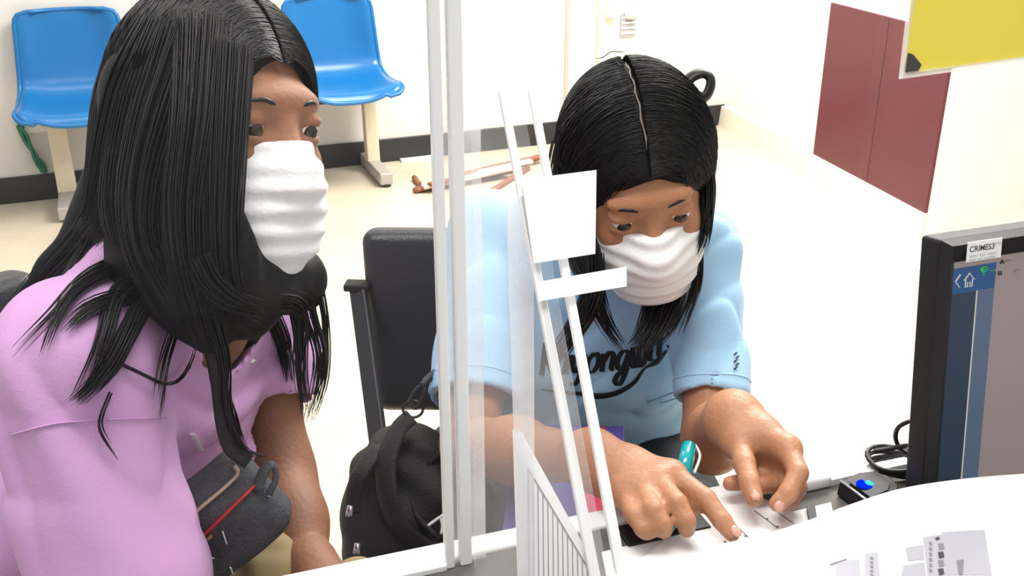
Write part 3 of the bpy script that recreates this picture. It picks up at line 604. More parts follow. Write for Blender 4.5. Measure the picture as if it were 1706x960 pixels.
for (x, y) in ((584, 852), (596, 915)): MB().tube([at(x, y-10, 1.195), at(x-1, y+8, 1.195)], [.004, .005], 8).build('metal_pull', M['steel'], bag, smooth=True)
MB().tube(spline([at(745, 845, 1.19), at(738, 858, 1.185), at(728, 865, 1.185), at(713, 876, 1.185)], 12), .002, 5).build('drawcord', M['strip'], bag, smooth=True)
MB().tube(spline([at(734, 862, 1.185), at(737, 876, 1.185), at(735, 890, 1.185)], 8), .002, 5).build('drawcord', M['strip'], bag, smooth=True)
MB().tube(spline([at(750, 740, 1.22), at(700, 790, 1.23), at(690, 850, 1.215), at(735, 900, 1.20)], 16), .004, 6).build('piping', M['nylon'], bag, smooth=True)

# ================================================================== PEOPLE
def frame(f_cam, u_cam):
    f = nrm(f_cam); u = np.array(u_cam, float); u = nrm(u-f*np.dot(u, f)); r = np.cross(f, u)
    cv = lambda v: v[0]*RX+v[1]*UP-v[2]*FW
    return np.array([cv(r), cv(f), cv(u)])        # rows: local x (person's right), y (forward), z (up)
def head_parts(o, A):
    L = lambda x, y, z: o+A[0]*x+A[1]*y+A[2]*z
    E = lambda c, r, k=.012: ell(L(*c), r, A, k)
    add = [E((0, -.015, .028), (.072, .092, .084)), E((0, .03, -.03), (.060, .062, .082), .03), E((0, .058, -.10), (.030, .028, .024), .03),
           E((.034, .062, -.035), (.022, .022, .02), .02), E((-.034, .062, -.035), (.022, .022, .02), .02), E((0, .078, .022), (.045, .014, .012), .02),
           cone(L(0, .088, .0), L(0, .104, -.036), .007, .011, .012), E((.011, .096, -.038), (.008, .01, .007), .008), E((-.011, .096, -.038), (.008, .01, .007), .008),
           E((0, .088, -.066), (.022, .010, .006), .008), E((0, .086, -.077), (.019, .010, .007), .008),
           E((.073, -.008, -.012), (.006, .018, .031), .006), E((-.073, -.008, -.012), (.006, .018, .031), .006)]
    lids = [E((s*.031, .0768, z), r, .003) for s in (-1, 1) for z, r in ((.0055, (.0165, .0138, .0085)), (-.0105, (.0155, .0128, .0055)))]
    sub = [E((.031, .094, -.001), (.017, .012, .010)), E((-.031, .094, -.001), (.017, .012, .010))]
    return L, add, sub, lids
def hand(F, wrist, fingers, thumb, pr=.012, wr=.02, fr=(.0105, .0092, .0084, .0076)):
    mcps = [f[0] for f in fingers]
    palm = [cone(wrist, m, wr*.9, fr[0]+.0015, .016) for m in mcps]+[cone(mcps[i], mcps[i+1], fr[0], fr[0], .01) for i in range(3)]
    palm += [cone((wrist+mcps[0])/2, (wrist+mcps[3])/2, .013, .013, .016), cone(wrist, thumb[0], wr*.85, .014, .016), cone(thumb[0], (mcps[0]+wrist)/2, .012, .012, .014)]
    F.add(palm)
    for i, f in enumerate(fingers+[thumb]):
        s = .86 if i == 3 else (1.1 if i == 4 else 1.); rr = [r*s for r in (fr+(fr[-1],))]
        F.group([cone(f[j], f[j+1], rr[j], rr[j+1], 0) for j in range(len(f)-1)], .003, .006)
def nails(par, tips):
    for p, q, up in tips:      # fingertip, previous joint, nail normal
        t = nrm(p-q); n = nrm(up-t*np.dot(up, t)); s = np.cross(t, n); G = []
        for i in range(5):
            row = []
            for j in range(5):
                u, v = -1+i*.5, -1+j*.5; w = .0050*math.sqrt(max(.12, 1-.8*u*u)); row.append(p+t*(.0015+.0052*u)+s*w*v+n*(.0080-.0022*v*v-.0008*(u > .5)))
            G.append(row)
        MB().grid(G).build('fingernail', M['nail'], par, smooth=True, solid=.0007)
def eyes(par, L, A):
    for s in (-1, 1):
        for nm, m, c, r in (('eyeball', 'eyew', (.031*s, .076, -.001), .0125), ('iris', 'iris', (.031*s, .0808, -.003), .0092)):
            F = Field(L(*c)-.016, L(*c)+.016, .002).add([ell(L(*c), (r, r, r))]); link(nm, F.mesh(nm), M[m], par)
        MB().tube(spline([L(.012*s, .091, .017), L(.028*s, .0905, .022), L(.046*s, .078, .017)], 8), [.0012, .002, .0022, .0022, .002, .0018, .0013, .0006], 6).build('eyebrow', M['hair'], par, smooth=True)
def face_mask(par, o, A, L):
    c = L(0, .05, -.07); F = Field(c-.13, c+.13, .0028)
    F.add([ell(L(0, .042, -.055), (.066, .066, .062), A, .02), ell(L(0, .064, -.096), (.045, .040, .038), A, .03), cone(L(0, .088, -.012), L(0, .106, -.045), .012, .017, .03)])
    F.disp(lambda X, Y, Z: -.0014*np.sin(((X-o[0])*A[2][0]+(Y-o[1])*A[2][1]+(Z-o[2])*A[2][2])*330))
    F.cut(L(0, .022, 0), -A[1]); n = nrm(A[2]*.93+A[1]*-.12); F.cut(L(0, .1, -.012), n)
    m = link('face_mask', smooth_mesh(F.mesh('face_mask'), 1), M['mask'], par)
    for s in (-1, 1):
        MB().tube(spline([L(.058*s, .028, -.035), L(.075*s, .0, -.0), L(.078*s, -.018, .02), L(.077*s, -.028, -.015), L(.068*s, -.01, -.06), L(.052*s, .03, -.095)], 20), .0013, 5).build('ear_loop', M['mask'], m, smooth=True)
    return m
HAIR_C = np.array([0, -.014, .027]); HAIR_R = np.array([.084, .104, .096])
def comb(L, side, n, y0=(-.10, .075), drift=-.03, end=(1.5, 1.9), jit=.004, part=0.0, lift=(.0, .006), seed=1, N=14):
    r = np.random.RandomState(seed); P = []; rad = []
    for _ in range(n):
        yy = r.uniform(*y0); e = r.uniform(*end); dr = drift*r.uniform(.6, 1.3); up = r.uniform(*lift); ph = r.uniform(0, 6.28); t = np.linspace(.03, 1, N)
        phi = e*t; y = np.clip(yy+dr*t**1.3+jit*np.sin(5*t+ph), -.103, .10); k = np.sqrt(np.maximum(1-(y/HAIR_R[1])**2, .02))
        rr = 1+(up+.0015*np.sin(9*t+ph))/.09
        x = side*(HAIR_R[0]*np.sin(phi)*k*rr)+part*(1-t); z = HAIR_R[2]*np.cos(phi)*k*rr
        P.append([L(HAIR_C[0]+a, HAIR_C[1]+b, HAIR_C[2]+c) for a, b, c in zip(x, y, z)]); rad.append(np.interp(t, [0, .1, .8, 1], [.0003, .0007, .0007, .0002]))
    return P, rad
def lock(pts, r0, r1, n, seed=1, N=14, thick=.0009, wav=.003, tmin=.7):
    r = np.random.RandomState(seed); C = spline(pts, N); T = np.gradient(C, axis=0); T /= np.linalg.norm(T, axis=1)[:, None]+1e-9
    a = np.cross(T, [.2, -.9, .4]); a /= np.linalg.norm(a, axis=1)[:, None]; b = np.cross(T, a); P = []; rad = []
    for _ in range(n):
        an = r.uniform(0, 6.283); q = math.sqrt(r.uniform(0, 1)); t = np.linspace(0, 1, N); R_ = (r0+(r1-r0)*t)*q; ph = r.uniform(0, 6.28)
        cut = r.uniform(tmin, 1.0); Pn = C+(R_*math.cos(an)+wav*t*np.sin(4*t+ph))[:, None]*a+(R_*math.sin(an)+wav*t*np.cos(3*t+ph))[:, None]*b
        xs = t*cut*(N-1); i0 = np.minimum(xs.astype(int), N-2); fr_ = (xs-i0)[:, None]; Pn = Pn[i0]*(1-fr_)+Pn[i0+1]*fr_
        P.append(Pn); rad.append(np.interp(t, [0, .1, .7, 1], [thick*.7, thick, thick*.9, thick*.15]))
    return P, rad

# ------------------------------------------------------------------ the person in light blue
p2 = empty('person', (.13, 1.33, .0), 'person in a light blue printed T-shirt bent over the desk, writing', 'person')
A2 = frame((.09, -.66, .75), (-.13, .74, .66)); o2 = at(1063, 290, 1.17)
L2, hp, hs, hl = head_parts(o2, A2)
sR, sL = at(818, 395, 1.36), at(1172, 412, 1.31); S2 = (sR+sL)/2; P2 = np.array([.12, 1.34, .47])
u2 = nrm(S2-P2); x2 = nrm(sL-sR); x2 = nrm(x2-u2*np.dot(x2, u2)); f2 = np.cross(u2, x2); f2 = f2 if f2[1] < 0 else -f2; B2 = np.array([x2, f2, u2])
eR, wR = at(785, 742, 1.22), at(985, 766, .965)
eL, wL = at(1187, 738, 1.22), at(1222, 700, .985)
T = lambda *a: [at(*q) for q in a]
RF = [T((1118, 790, .918), (1176, 832, .888), (1203, 868, .874), (1219, 889, .868)), T((1095, 802, .908), (1127, 838, .872), (1143, 868, .864), (1144, 882, .870)),
      T((1068, 813, .904), (1088, 850, .866), (1103, 875, .860), (1106, 884, .868)), T((1040, 825, .904), (1055, 858, .870), (1071, 882, .862), (1078, 889, .864))]
RT = T((1040, 795, .945), (1092, 822, .925), (1132, 842, .905), (1156, 846, .895))
LF = [T((1312, 748, .928), (1330, 788, .900), (1313, 822, .888), (1295, 840, .886)), T((1306, 758, .948), (1328, 812, .926), (1315, 834, .912), (1300, 840, .903)),
      T((1290, 763, .958), (1302, 806, .938), (1268, 808, .925)), T((1268, 765, .966), (1264, 800, .945), (1216, 806, .930))]
LT = T((1232, 738, .955), (1240, 772, .925), (1249, 804, .905), (1256, 830, .893))
F = Field((-.13, .66, .40), (.36, 1.45, 1.11), .003)
F.add(hp); F.sub(hs); F.add(hl)
nb = S2+u2*.035; F.add([cone(L2(0, -.03, -.075), nb, .048, .055, .03), ell(S2-u2*.09, (.10, .055, .11), B2, .03), ell(S2-u2*.28, (.10, .06, .14), B2, .03),
       cone(nb-u2*.02, sR, .034, .034, .03), cone(nb-u2*.02, sL, .034, .034, .03), cone(sR, eR, .040, .034, .02), cone(sL, eL, .034, .034, .02),
       cone(eR, eR*.55+wR*.45, .034, .034, .02), cone(eR*.6+wR*.4, wR, .034, .022, .02), cone(eL, eL*.6+wL*.4, .034, .034, .02), cone(eL*.6+wL*.4, wL, .034, .0235, .02)])
hand(F, wR, RF, RT, wr=.024); hand(F, wL, LF, LT, wr=.023)
me = smooth_mesh(F.mesh('body'), 1); body2 = link('body', me, M['skin'], p2)
tw = -FW
nails(body2, [(RF[0][3], RF[0][2], UP*.9+tw*.35), (LT[3], LT[2], tw+UP*.2), (LF[0][3], LF[0][2], tw*.8+UP*.2+RX*.4), (RF[3][3], RF[3][2], tw), (RF[1][3]+.0, RF[1][2], tw)][:3])
eyes(p2, L2, A2); face_mask(p2, o2, A2, L2)
# shirt
def sleeve(F, s, e, t, r0, r1, k=.03):
    h = s+(e-s)*t; d = nrm(e-s); G = Field(np.minimum(s, h)-.15, np.maximum(s, h)+.15, F.h)
    return h, d
def folds(amp, sc, seed):
    r = np.random.RandomState(seed); K = [(nrm(r.normal(size=3)*[1, 1, .55]), sc*r.uniform(.7, 1.3), r.uniform(0, 6)) for _ in range(3)]; Wv = [nrm(r.normal(size=3)) for _ in range(3)]
    def fn(X, Y, Z):
        t = 0
        for (k, s, p), w in zip(K, Wv):
            u = (X*k[0]+Y*k[1]+Z*k[2])*s+p+1.1*np.sin((X*w[0]+Y*w[1]+Z*w[2])*22+p)
            m = .5+.5*np.sin((X*w[1]+Y*w[2]+Z*w[0])*15+2*p); t = t+m*(1-np.abs(np.sin(u)))**2-.35*m*np.sin(2*u)
        return amp*(t-.45)
    return fn
def make_shirt(name, m, par, lo, hi, torso, sleeves, hem, fold, h=.0038, neck=None):
    F = Field(lo, hi, h).add(torso); 
    for s, e, t, r0, r1 in sleeves:
        hp_ = s+(e-s)*t; d = nrm(e-s); G = Field(lo, hi, h); G.add([cone(s-d*.01, hp_+d*.03, r0, r1, 0)]); G.cut(hp_, d); F.D = smin(F.D, G.D, .022)
    F.disp(fold)
    for s, e, t, r0, r1 in sleeves:
        hp_ = s+(e-s)*t; d = nrm(e-s); F.sub([cone(hp_-d*.012, hp_+d*.12, min(r1-.010, .06), r1-.008, 0)], .002)
    F.cut(hem[0], hem[1])
    if neck is not None: F.sub(neck, .006)
    return link(name, smooth_mesh(F.mesh(name), 1), m, par)
torso2 = [ell(S2-u2*.075+f2*.0, (.145, .085, .115), B2, .03), ell(S2-u2*.20+f2*.012+x2*.012, (.142, .098, .14), B2, .05), ell(S2-u2*.33+f2*.01, (.142, .112, .13), B2, .05),
          ell(S2-u2*.16+f2*.062-x2*.06, (.055, .045, .055), B2, .05), ell(S2-u2*.16+f2*.062+x2*.06, (.055, .045, .055), B2, .05),
          cone(nb-u2*.02, sR, .052, .05, .03), cone(nb-u2*.02, sL, .052, .046, .03)]
shirt2 = make_shirt('t_shirt', M['sky'], p2, (-.16, .93, .38), (.40, 1.50, .96), torso2, [(sR, eR, .80, .052, .058), (sL, eL, .78, .044, .047)], (P2-u2*.04, -u2), folds(.0045, 34, 4), neck=[cone(nb-u2*.0, nb+u2*.1+f2*.02, .056, .07, 0)])
bv2 = bvh_of(shirt2.data)
for (s, e, t, r) in ((sR, eR, .80, .058), (sL, eL, .78, .050)):
    h_ = s+(e-s)*(t-.07); d = nrm(e-s); a = nrm(np.cross(d, [0, 0, 1])); b = np.cross(d, a); pts = []
    for an in np.linspace(0, 6.283, 40):
        o_ = h_+(a*math.cos(an)+b*math.sin(an))*.12; hit = bv2.ray_cast(Vector(o_), Vector(h_-o_).normalized()); pts.append(np.array(hit[0]) if hit[0] is not None else h_+(a*math.cos(an)+b*math.sin(an))*r)
    MB().tube(pts, .0012, 5).build('hem_stitch', M['sky'], shirt2, smooth=True)
# printed lettering, strokes laid over the chest
def on_shirt(bv, c, ex, ey, nn, x, y, h=.0016):
    o_ = c+ex*x+ey*y+nn*.25; hit = bv.ray_cast(Vector(o_), Vector(-nn)); 
    return (np.array(hit[0])+np.array(hit[1])*h) if hit[0] is not None else None
GL = {'a': [[(.75, .9), (.35, 1.0), (.05, .55), (.2, .05), (.55, .2), (.78, .95), (.72, .2), (.95, .05)]], 'y': [[(.1, .95), (.15, .3), (.45, .1), (.8, .9)], [(.85, 1.), (.7, -.1), (.45, -.6), (.1, -.5)]],
      'o': [[(.45, 1.), (.1, .6), (.2, .08), (.6, .05), (.85, .5), (.7, .95), (.45, 1.)]], 'n': [[(.1, .95), (.15, 0)], [(.15, .5), (.45, 1.), (.75, .85), (.75, .2), (.95, .05)]],
      'g': [[(.75, .9), (.35, 1.), (.08, .6), (.2, .15), (.55, .2), (.78, .95)], [(.8, 1.), (.72, 0), (.45, -.6), (.1, -.45), (.3, -.1), (.9, .2)]], 'w': [[(.05, .95), (.15, .1), (.45, .15), (.5, .9), (.58, .1), (.9, .15), (1., .95)]],
      'i': [[(.3, .95), (.3, .15), (.55, .02)], [(.34, 1.3), (.36, 1.36)]], 't': [[(.35, 1.6), (.3, .2), (.55, .02)], [(.05, 1.0), (.65, 1.08)]], 'R': [[(.1, 1.6), (.12, 0)], [(.1, 1.55), (.7, 1.6), (.8, 1.1), (.2, .8)], [(.3, .8), (.95, 0)]]}
lc = at(1000, 672, 1.2); ex = nrm(RX*1+UP*.17+x2*.3); ey = nrm(np.cross(-f2, ex)*1.0); ey = ey if ey[2] > 0 else -ey
lw, lh = .0192, .029; x = -.080; ln = nrm(f2*.5-FW*.6)
def ribbon(P, wid, name):
    P = np.array(P, float); t = np.gradient(P, axis=0); t /= np.linalg.norm(t, axis=1)[:, None]+1e-9; n = np.stack([-t[:, 1], t[:, 0]], 1); G = []
    for k in range(len(P)):
        row = [on_shirt(bv2, lc, ex, ey, ln, P[k][0]+n[k][0]*wid[k]*v, P[k][1]+n[k][1]*wid[k]*v, .0012) for v in (-1, 0, 1)]
        if any(q is None for q in row): continue
        if max(np.linalg.norm(row[m]-row[1]) for m in (0, 2)) > .012: continue
        if not G or np.linalg.norm(G[-1][-1][1]-row[1]) > .012: G.append([])
        G[-1].append(row)
    mb = MB(); k = 0
    for g in G:
        if len(g) > 2: mb.grid(g); k += 1
    if k: mb.build(name, M['print'], shirt2, smooth=True, solid=.0006)
for ch in 'Rayongwit':
    for st in GL[ch]:
        Q = spline(st, 7*len(st)); rise = .30*max(0, x-.02)
        P = [(x+lw*(a+.28*b), lh*(b-.4)+rise) for a, b in Q]; tv = np.gradient(np.array(P), axis=0); tv /= np.linalg.norm(tv, axis=1)[:, None]+1e-9
        ribbon(P, [.0011+.0024*abs(d[1]) for d in tv], 'letter')
    x += lw*(.62 if ch in 'it' else 1.02)
sp_ = spline([(-.080, -.034), (-.03, -.046), (.01, -.044), (.04, -.030), (.056, -.010), (.072, -.004), (.088, .010)], 44)
ribbon(sp_, np.interp(np.linspace(0, 1, 44), [0, .25, .55, .68, .84, 1], [.0008, .0046, .0026, .0012, .0044, .0006]), 'swoosh')
# small crest on the sleeve
for k in range(5):
    c = at(1222+3*(k % 2), 592+6*k, 1.2); hit = bv2.ray_cast(Vector(CC), Vector(c-CC).normalized())
    if hit[0] is not None:
        p = np.array(hit[0])+np.array(hit[1])*.001; MB().tube([p, p+UP*.003+RX*.004], .0014, 5, flat=.4).build('sleeve_mark', M['print'], shirt2)
# trousers and shoes
def legs(par, pel, kn, an, m, r, lo, hi, shoe):
    F = Field(lo, hi, .006); F.add([ell(pel, (.15, .12, .09), None, .03)])
    for (h, k, a) in zip((pel-np.array([.075, 0, .02]), pel+np.array([.075, 0, -.02])), kn, an): F.add([cone(h, k, r, r*.8, .03), cone(k, a, r*.75, r*.55, .03)])
    F.disp(folds(.003, 30, 9)); F.cut((0, 0, .07), (0, 0, -1)); t = link('trousers', smooth_mesh(F.mesh('trousers'), 1), m, par)
    for a, k in zip(an, kn):
        d = nrm((k-a)*np.array([1, 1, 0])+1e-6) if False else shoe; G = Field(np.array(a)*[1, 1, 0]-.25+[0, 0, .2], np.array(a)*[1, 1, 0]+.25, .006)
        b = np.array([a[0], a[1], .05]); G.add([cone(b-d*.03, b+d*.13, .045, .038, .02), cone(b-d*.03, b-d*.02+[0, 0, .06], .04, .04, .02)]); G.cut((0, 0, .005), (0, 0, -1)); link('shoe', G.mesh('shoe'), M['plastic'], par)
legs(p2, P2+[0, 0, -.0], [np.array([.02, .95, .50]), np.array([.23, .96, .50])], [np.array([.02, .96, .09]), np.array([.23, .97, .09])], M['blackcloth'], .078, (-.15, .8, .0), (.42, 1.5, .62), np.array([0, -1., 0]))
# hair
F = Field(o2-.17, o2+.17, .0035)
F.add([ell(L2(*HAIR_C), HAIR_R*[.97, .97, .97], A2, .01), cone(L2(.066, .0, .0), L2(.07, .02, -.09), .022, .016, .03), cone(L2(-.064, .0, .0), L2(-.066, .015, -.06), .022, .014, .03), ell(L2(0, -.06, -.05), (.07, .05, .07), A2, .03)])
F.sub([ell(L2(0, .115, -.05), (.066, .085, .105), A2), ell(L2(0, .06, -.16), (.06, .10, .09), A2)], .012)
F.disp(lambda X, Y, Z: .0010*np.sin(260*((Y-o2[1])*A2[1][1]+(X-o2[0])*A2[1][0]+(Z-o2[2])*A2[1][2])+3*np.sin(60*X)))
h2 = link('hair', smooth_mesh(F.mesh('hair'), 1), M['hairbase'], p2)
PS, RS = [], []
for sd, seed in ((1, 3), (-1, 4)):
    a, b = comb(L2, sd, 2600, drift=-.035, end=(1.35, 1.95), seed=seed); PS += a; RS += b
    a, b = comb(L2, sd, 500, y0=(.03, .088), drift=-.02, end=(1.4, 1.8), lift=(.002, .008), seed=seed+20); PS += a; RS += b
    a, b = comb(L2, sd, 700, y0=(.06, .099), drift=-.012, end=(1.2, 1.7), lift=(.001, .006), jit=.002, seed=seed+40); PS += a; RS += b
a, b = comb(L2, 1, 3, y0=(-.10, -.0), drift=-.02, end=(.1, .5), lift=(.006, .016), seed=91); PS += a; RS += b
def locks(spec):
    global PS, RS
    for i, (pts, r0, r1, n) in enumerate(spec): a, b = lock([at(*q) for q in pts], r0, r1, n, seed=i+11); PS += a; RS += b
locks([([(950, 240, 1.18), (935, 300, 1.17), (945, 380, 1.15), (985, 470, 1.13), (1010, 540, 1.14), (1045, 588, 1.16)], .022, .004, 90),
       ([(950, 320, 1.17), (985, 440, 1.15), (985, 500, 1.15), (945, 565, 1.17), (915, 610, 1.18)], .018, .008, 120),
       ([(990, 420, 1.12), (985, 500, 1.13), (945, 570, 1.15)], .012, .010, 60),
       ([(1100, 440, 1.25), (1098, 490, 1.20), (1080, 550, 1.17), (1055, 585, 1.16)], .024, .010, 170),
       ([(1125, 440, 1.25), (1125, 490, 1.20), (1105, 540, 1.17), (1075, 580, 1.16)], .022, .008, 150),
       ([(1160, 360, 1.18), (1165, 450, 1.17), (1150, 510, 1.17), (1125, 570, 1.17)], .008, .003, 24),
       ([(1165, 260, 1.16), (1176, 310, 1.15), (1172, 380, 1.14), (1160, 430, 1.14)], .012, .006, 90)])
link('hair_strands', strands_mesh('hair_strands', PS, np.array(RS)), M['hair'], h2)
# looped hair tie sticking out behind the ear
hb = at(1150, 150, 1.20); MB().tube(spline([at(1135, 150, 1.20), at(1150, 130, 1.20), at(1170, 122, 1.2), at(1183, 130, 1.2), at(1183, 146, 1.2), at(1174, 162, 1.2), at(1160, 160, 1.2), at(1150, 150, 1.2)], 26), .009, 8, flat=.6).build('hair_loop', M['hair'], h2, smooth=True)
pl_ = [L2(HAIR_C[0]+.001*math.sin(i*1.7), HAIR_C[1]+y, HAIR_C[2]+HAIR_R[2]*math.sqrt(max(.02, 1-(y/HAIR_R[1])**2))*1.018) for i, y in enumerate(np.linspace(-.03, .086, 16))]
MB().tube(pl_, [.0004]+[.0008, .0012]*7+[.0004], 6, flat=.4).build('parting', M['scalp'], h2, smooth=True)

# pen, lap folder
pn = empty('pen', at(1133, 830, .90), 'teal pen held upright between the curled fingers', 'pen')
pa, pb_ = at(1119, 887, .880), at(1148, 742, .985)
MB().tube([pa, pa+(pb_-pa)*.05, pa+(pb_-pa)*.08, pa+(pb_-pa)*.8], [.0012, .0025, .0045, .0048], 12).build('barrel', M['teal'], pn, smooth=True)
pc = pa+(pb_-pa)*.66; MB().tube([pc, pb_-(pb_-pa)*.02, pb_], [.0072, .0074, .005], 14).build('cap', M['teal'], pn, smooth=True)
MB().tube(spline([pb_+RX*.006, pc+(pb_-pc)*.6+RX*.0125, pc+RX*.010], 8), .0014, 6).build('clip', M['strip'], pn, smooth=True)
fo = empty('lap_folder', at(1010, 780, 1.05), 'purple folder with red and pink edging on the lap behind the desk', 'folder')
ax_ = [nrm(ED), nrm(np.cross([0, -.25, 1], ED)), nrm([0, -.25, 1])]
fc = np.array([.06, .965, .612]); FD = nrm([-.1, -1, -.12]); FX = nrm([1, -.05, .0]); FZ = np.cross(FX, -FD)
MB().box(fc, (.13, .26, .012), [FX, -FD, FZ]).build('cover', M['folder'], fo, bevel=.002)
MB().box(fc+FZ*.0068+FX*.030, (.026, .25, .0015), [FX, -FD, FZ]).build('red_band', M['red'], fo)
MB().box(fc+FD*.12+FZ*.007, (.128, .018, .0015), [FX, -FD, FZ]).build('pink_band', M['pinkcard'], fo)

# ------------------------------------------------------------------ the person in pink
p1 = empty('person', (-.46, .86, 0), 'person in a loose pink shirt with long black hair, leaning in at left', 'person')
A1 = frame((.80, -.10, .58), (.02, .98, .14)); o1 = at(368, 210, .93)
L1, hp, hs, hl = head_parts(o1, A1)
s1R, s1L = at(122, 612, .865), at(440, 540, 1.15); S1 = (s1R+s1L)/2; P1 = np.array([-.52, .87, .46])
u1 = nrm(S1-P1); x1 = nrm(s1L-s1R); x1 = nrm(x1-u1*np.dot(x1, u1)); f1_ = np.cross(x1, u1); f1_ = f1_ if f1_[0] > 0 else -f1_; B1 = np.array([x1, f1_, u1])
e1R, w1R = at(222, 1065, .90), at(330, 1170, .80)
e1L, w1L = at(463, 800, 1.12), at(518, 945, 1.02)
hx1 = at(545, 985, .96)
HF = [T((568, 985, .99), (596, 995, .975), (608, 1010, .97)), T((562, 995, .98), (587, 1010, .965), (597, 1025, .963)), T((550, 1002, .975), (572, 1020, .96), (582, 1035, .957)), T((538, 1006, .975), (552, 1025, .96), (559, 1038, .957))]
HT = T((548, 968, 1.005), (570, 968, 1.0), (584, 972, .995))
F = Field((-.62, .55, .38), (-.05, 1.2, 1.24), .0033)
F.add(hp); F.sub(hs); F.add(hl); nb1 = S1+u1*.03
wq = w1R; dr = nrm(w1R-e1R); RH = [[w1R+dr*.07+x1*(.03-.02*i), w1R+dr*.10+x1*(.03-.02*i)-u1*.01, w1R+dr*.12+x1*(.03-.02*i)-u1*.03] for i in range(4)]
F.add([cone(L1(0, -.03, -.075), nb1, .048, .055, .03), ell(S1-u1*.09-f1_*.01, (.10, .05, .10), B1, .03), ell(S1-u1*.28-f1_*.02, (.10, .055, .14), B1, .03), cone(nb1-u1*.02, s1R, .034, .034, .03), cone(nb1-u1*.02, s1L, .034, .034, .03),
       cone(s1R, e1R, .04, .036, .02), cone(s1L, e1L, .038, .031, .02), cone(e1R, w1R, .036, .024, .02), cone(e1L, e1L*.5+w1L*.5, .031, .027, .05), cone(e1L*.5+w1L*.5, w1L, .027, .0195, .04)])
hand(F, w1L, HF, HT, wr=.021); hand(F, w1R, RH, [w1R+dr*.03+x1*.03, w1R+dr*.06+x1*.05, w1R+dr*.08+x1*.055], wr=.023)
body1 = link('body', smooth_mesh(F.mesh('body'), 1), M['skin2'], p1)
eyes(p1, L1, A1); face_mask(p1, o1, A1, L1)
torso1 = [ell(S1-u1*.07, (.145, .085, .09), B1, .03), ell(S1-u1*.22-f1_*.01, (.155, .095, .15), B1, .05), ell(S1-u1*.40-f1_*.02, (.165, .105, .15), B1, .05), ell(S1-u1*.15+f1_*.055-x1*.06, (.055, .045, .055), B1, .05), ell(S1-u1*.15+f1_*.055+x1*.06, (.055, .045, .055), B1, .05),
          cone(at(225, 450, .97), s1R, .045, .054, .03), cone(nb1-u1*.01, s1R, .05, .056, .03), cone(nb1-u1*.01, s1L, .05, .048, .03)]
shirt1 = make_shirt('loose_shirt', M['pink'], p1, (-.72, .52, .36), (-.08, 1.26, 1.08), torso1, [(s1R, e1R, .84, .062, .074), (s1L, e1L, .52, .052, .056)], (P1-u1*.05, -u1), folds(.008, 30, 12), h=.0042, neck=[cone(nb1-u1*.01, nb1+u1*.1+f1_*.03, .06, .075, 0)])
bv1 = bvh_of(shirt1.data)
def over(bv, px, py, h=.001):
    hit = bv.ray_cast(Vector(CC), Vector(ray(px, py)).normalized()); return None if hit[0] is None else np.array(hit[0])+np.array(hit[1])*h
def drape(pts, r, m, name, par, bv, n=30, h=.001, flat=.5):
    P = [over(bv, x, y, h) for x, y in spline(pts, n)]; P = [p for p in P if p is not None]
    if len(P) > 2: MB().tube(P, r, 6, flat=flat).build(name, m, par, smooth=True)
drape([(20, 724), (90, 706), (180, 698), (272, 696)], .0013, M['pink'], 'sleeve_seam', shirt1, bv1)
for q in ([(318, 722), (332, 748)], [(362, 640), (372, 652)], [(400, 585), (420, 602)], [(330, 568), (342, 560)]):
    P = [over(bv1, *p, .002) for p in q]
    if all(p is not None for p in P): MB().tube(P, .0035, 6, flat=.3).build('ribbon_tag', M['strip'], shirt1)
legs(p1, P1, [np.array([-.22, .74, .50]), np.array([-.25, .90, .475])], [np.array([-.20, .76, .09]), np.array([-.22, .92, .09])], M['jeans'], .08, (-.72, .55, .0), (-.05, 1.2, .66), np.array([1., -.1, 0]))
# hair
F = Field(np.array([-.55, .6, .75]), np.array([-.05, 1.1, 1.25]), .004)
F.add([ell(L1(*HAIR_C), HAIR_R*.965, A1, .01), cone(L1(.055, -.02, .02), L1(.066, -.01, -.13), .045, .042, .03), cone(L1(-.06, -.02, .02), L1(-.07, -.02, -.13), .04, .035, .03), cone(L1(0, -.055, .0), L1(.0, -.085, -.17), .048, .042, .05),
       cone(at(320, 360, .87), at(325, 500, .86), .045, .03, .04), cone(at(325, 500, .86), at(352, 570, .86), .026, .010, .03), cone(at(400, 420, .88), at(430, 500, .90), .045, .03, .04), cone(at(490, 430, .93), at(510, 500, .95), .030, .012, .03),
       cone(at(225, 200, .97), at(190, 350, .98), .035, .03, .04), cone(at(190, 350, .98), at(95, 450, .96), .03, .016, .03), cone(at(95, 450, .96), at(-10, 560, .93), .014, .007, .02)])
F.sub([ell(L1(-.012, .118, -.04), (.064, .085, .115), A1), ell(L1(-.01, .10, -.13), (.055, .07, .07), A1)], .012)
F.add([cone(at(395, 455, .885), at(505, 465, .96), .036, .022, .02), cone(at(340, 470, .87), at(420, 500, .90), .03, .028, .02)])
h1 = link('hair', smooth_mesh(F.mesh('hair'), 2), M['hairbase'], p1)
PS, RS = [], []
for sd, seed in ((1, 5), (-1, 6)):
    a, b = comb(L1, sd, 2400, drift=-.02, end=(1.35, 1.9), seed=seed); PS += a; RS += b
    a, b = comb(L1, sd, 900, y0=(.05, .099), drift=-.015, end=(1.2, 1.7), lift=(.001, .006), jit=.002, seed=seed+40); PS += a; RS += b
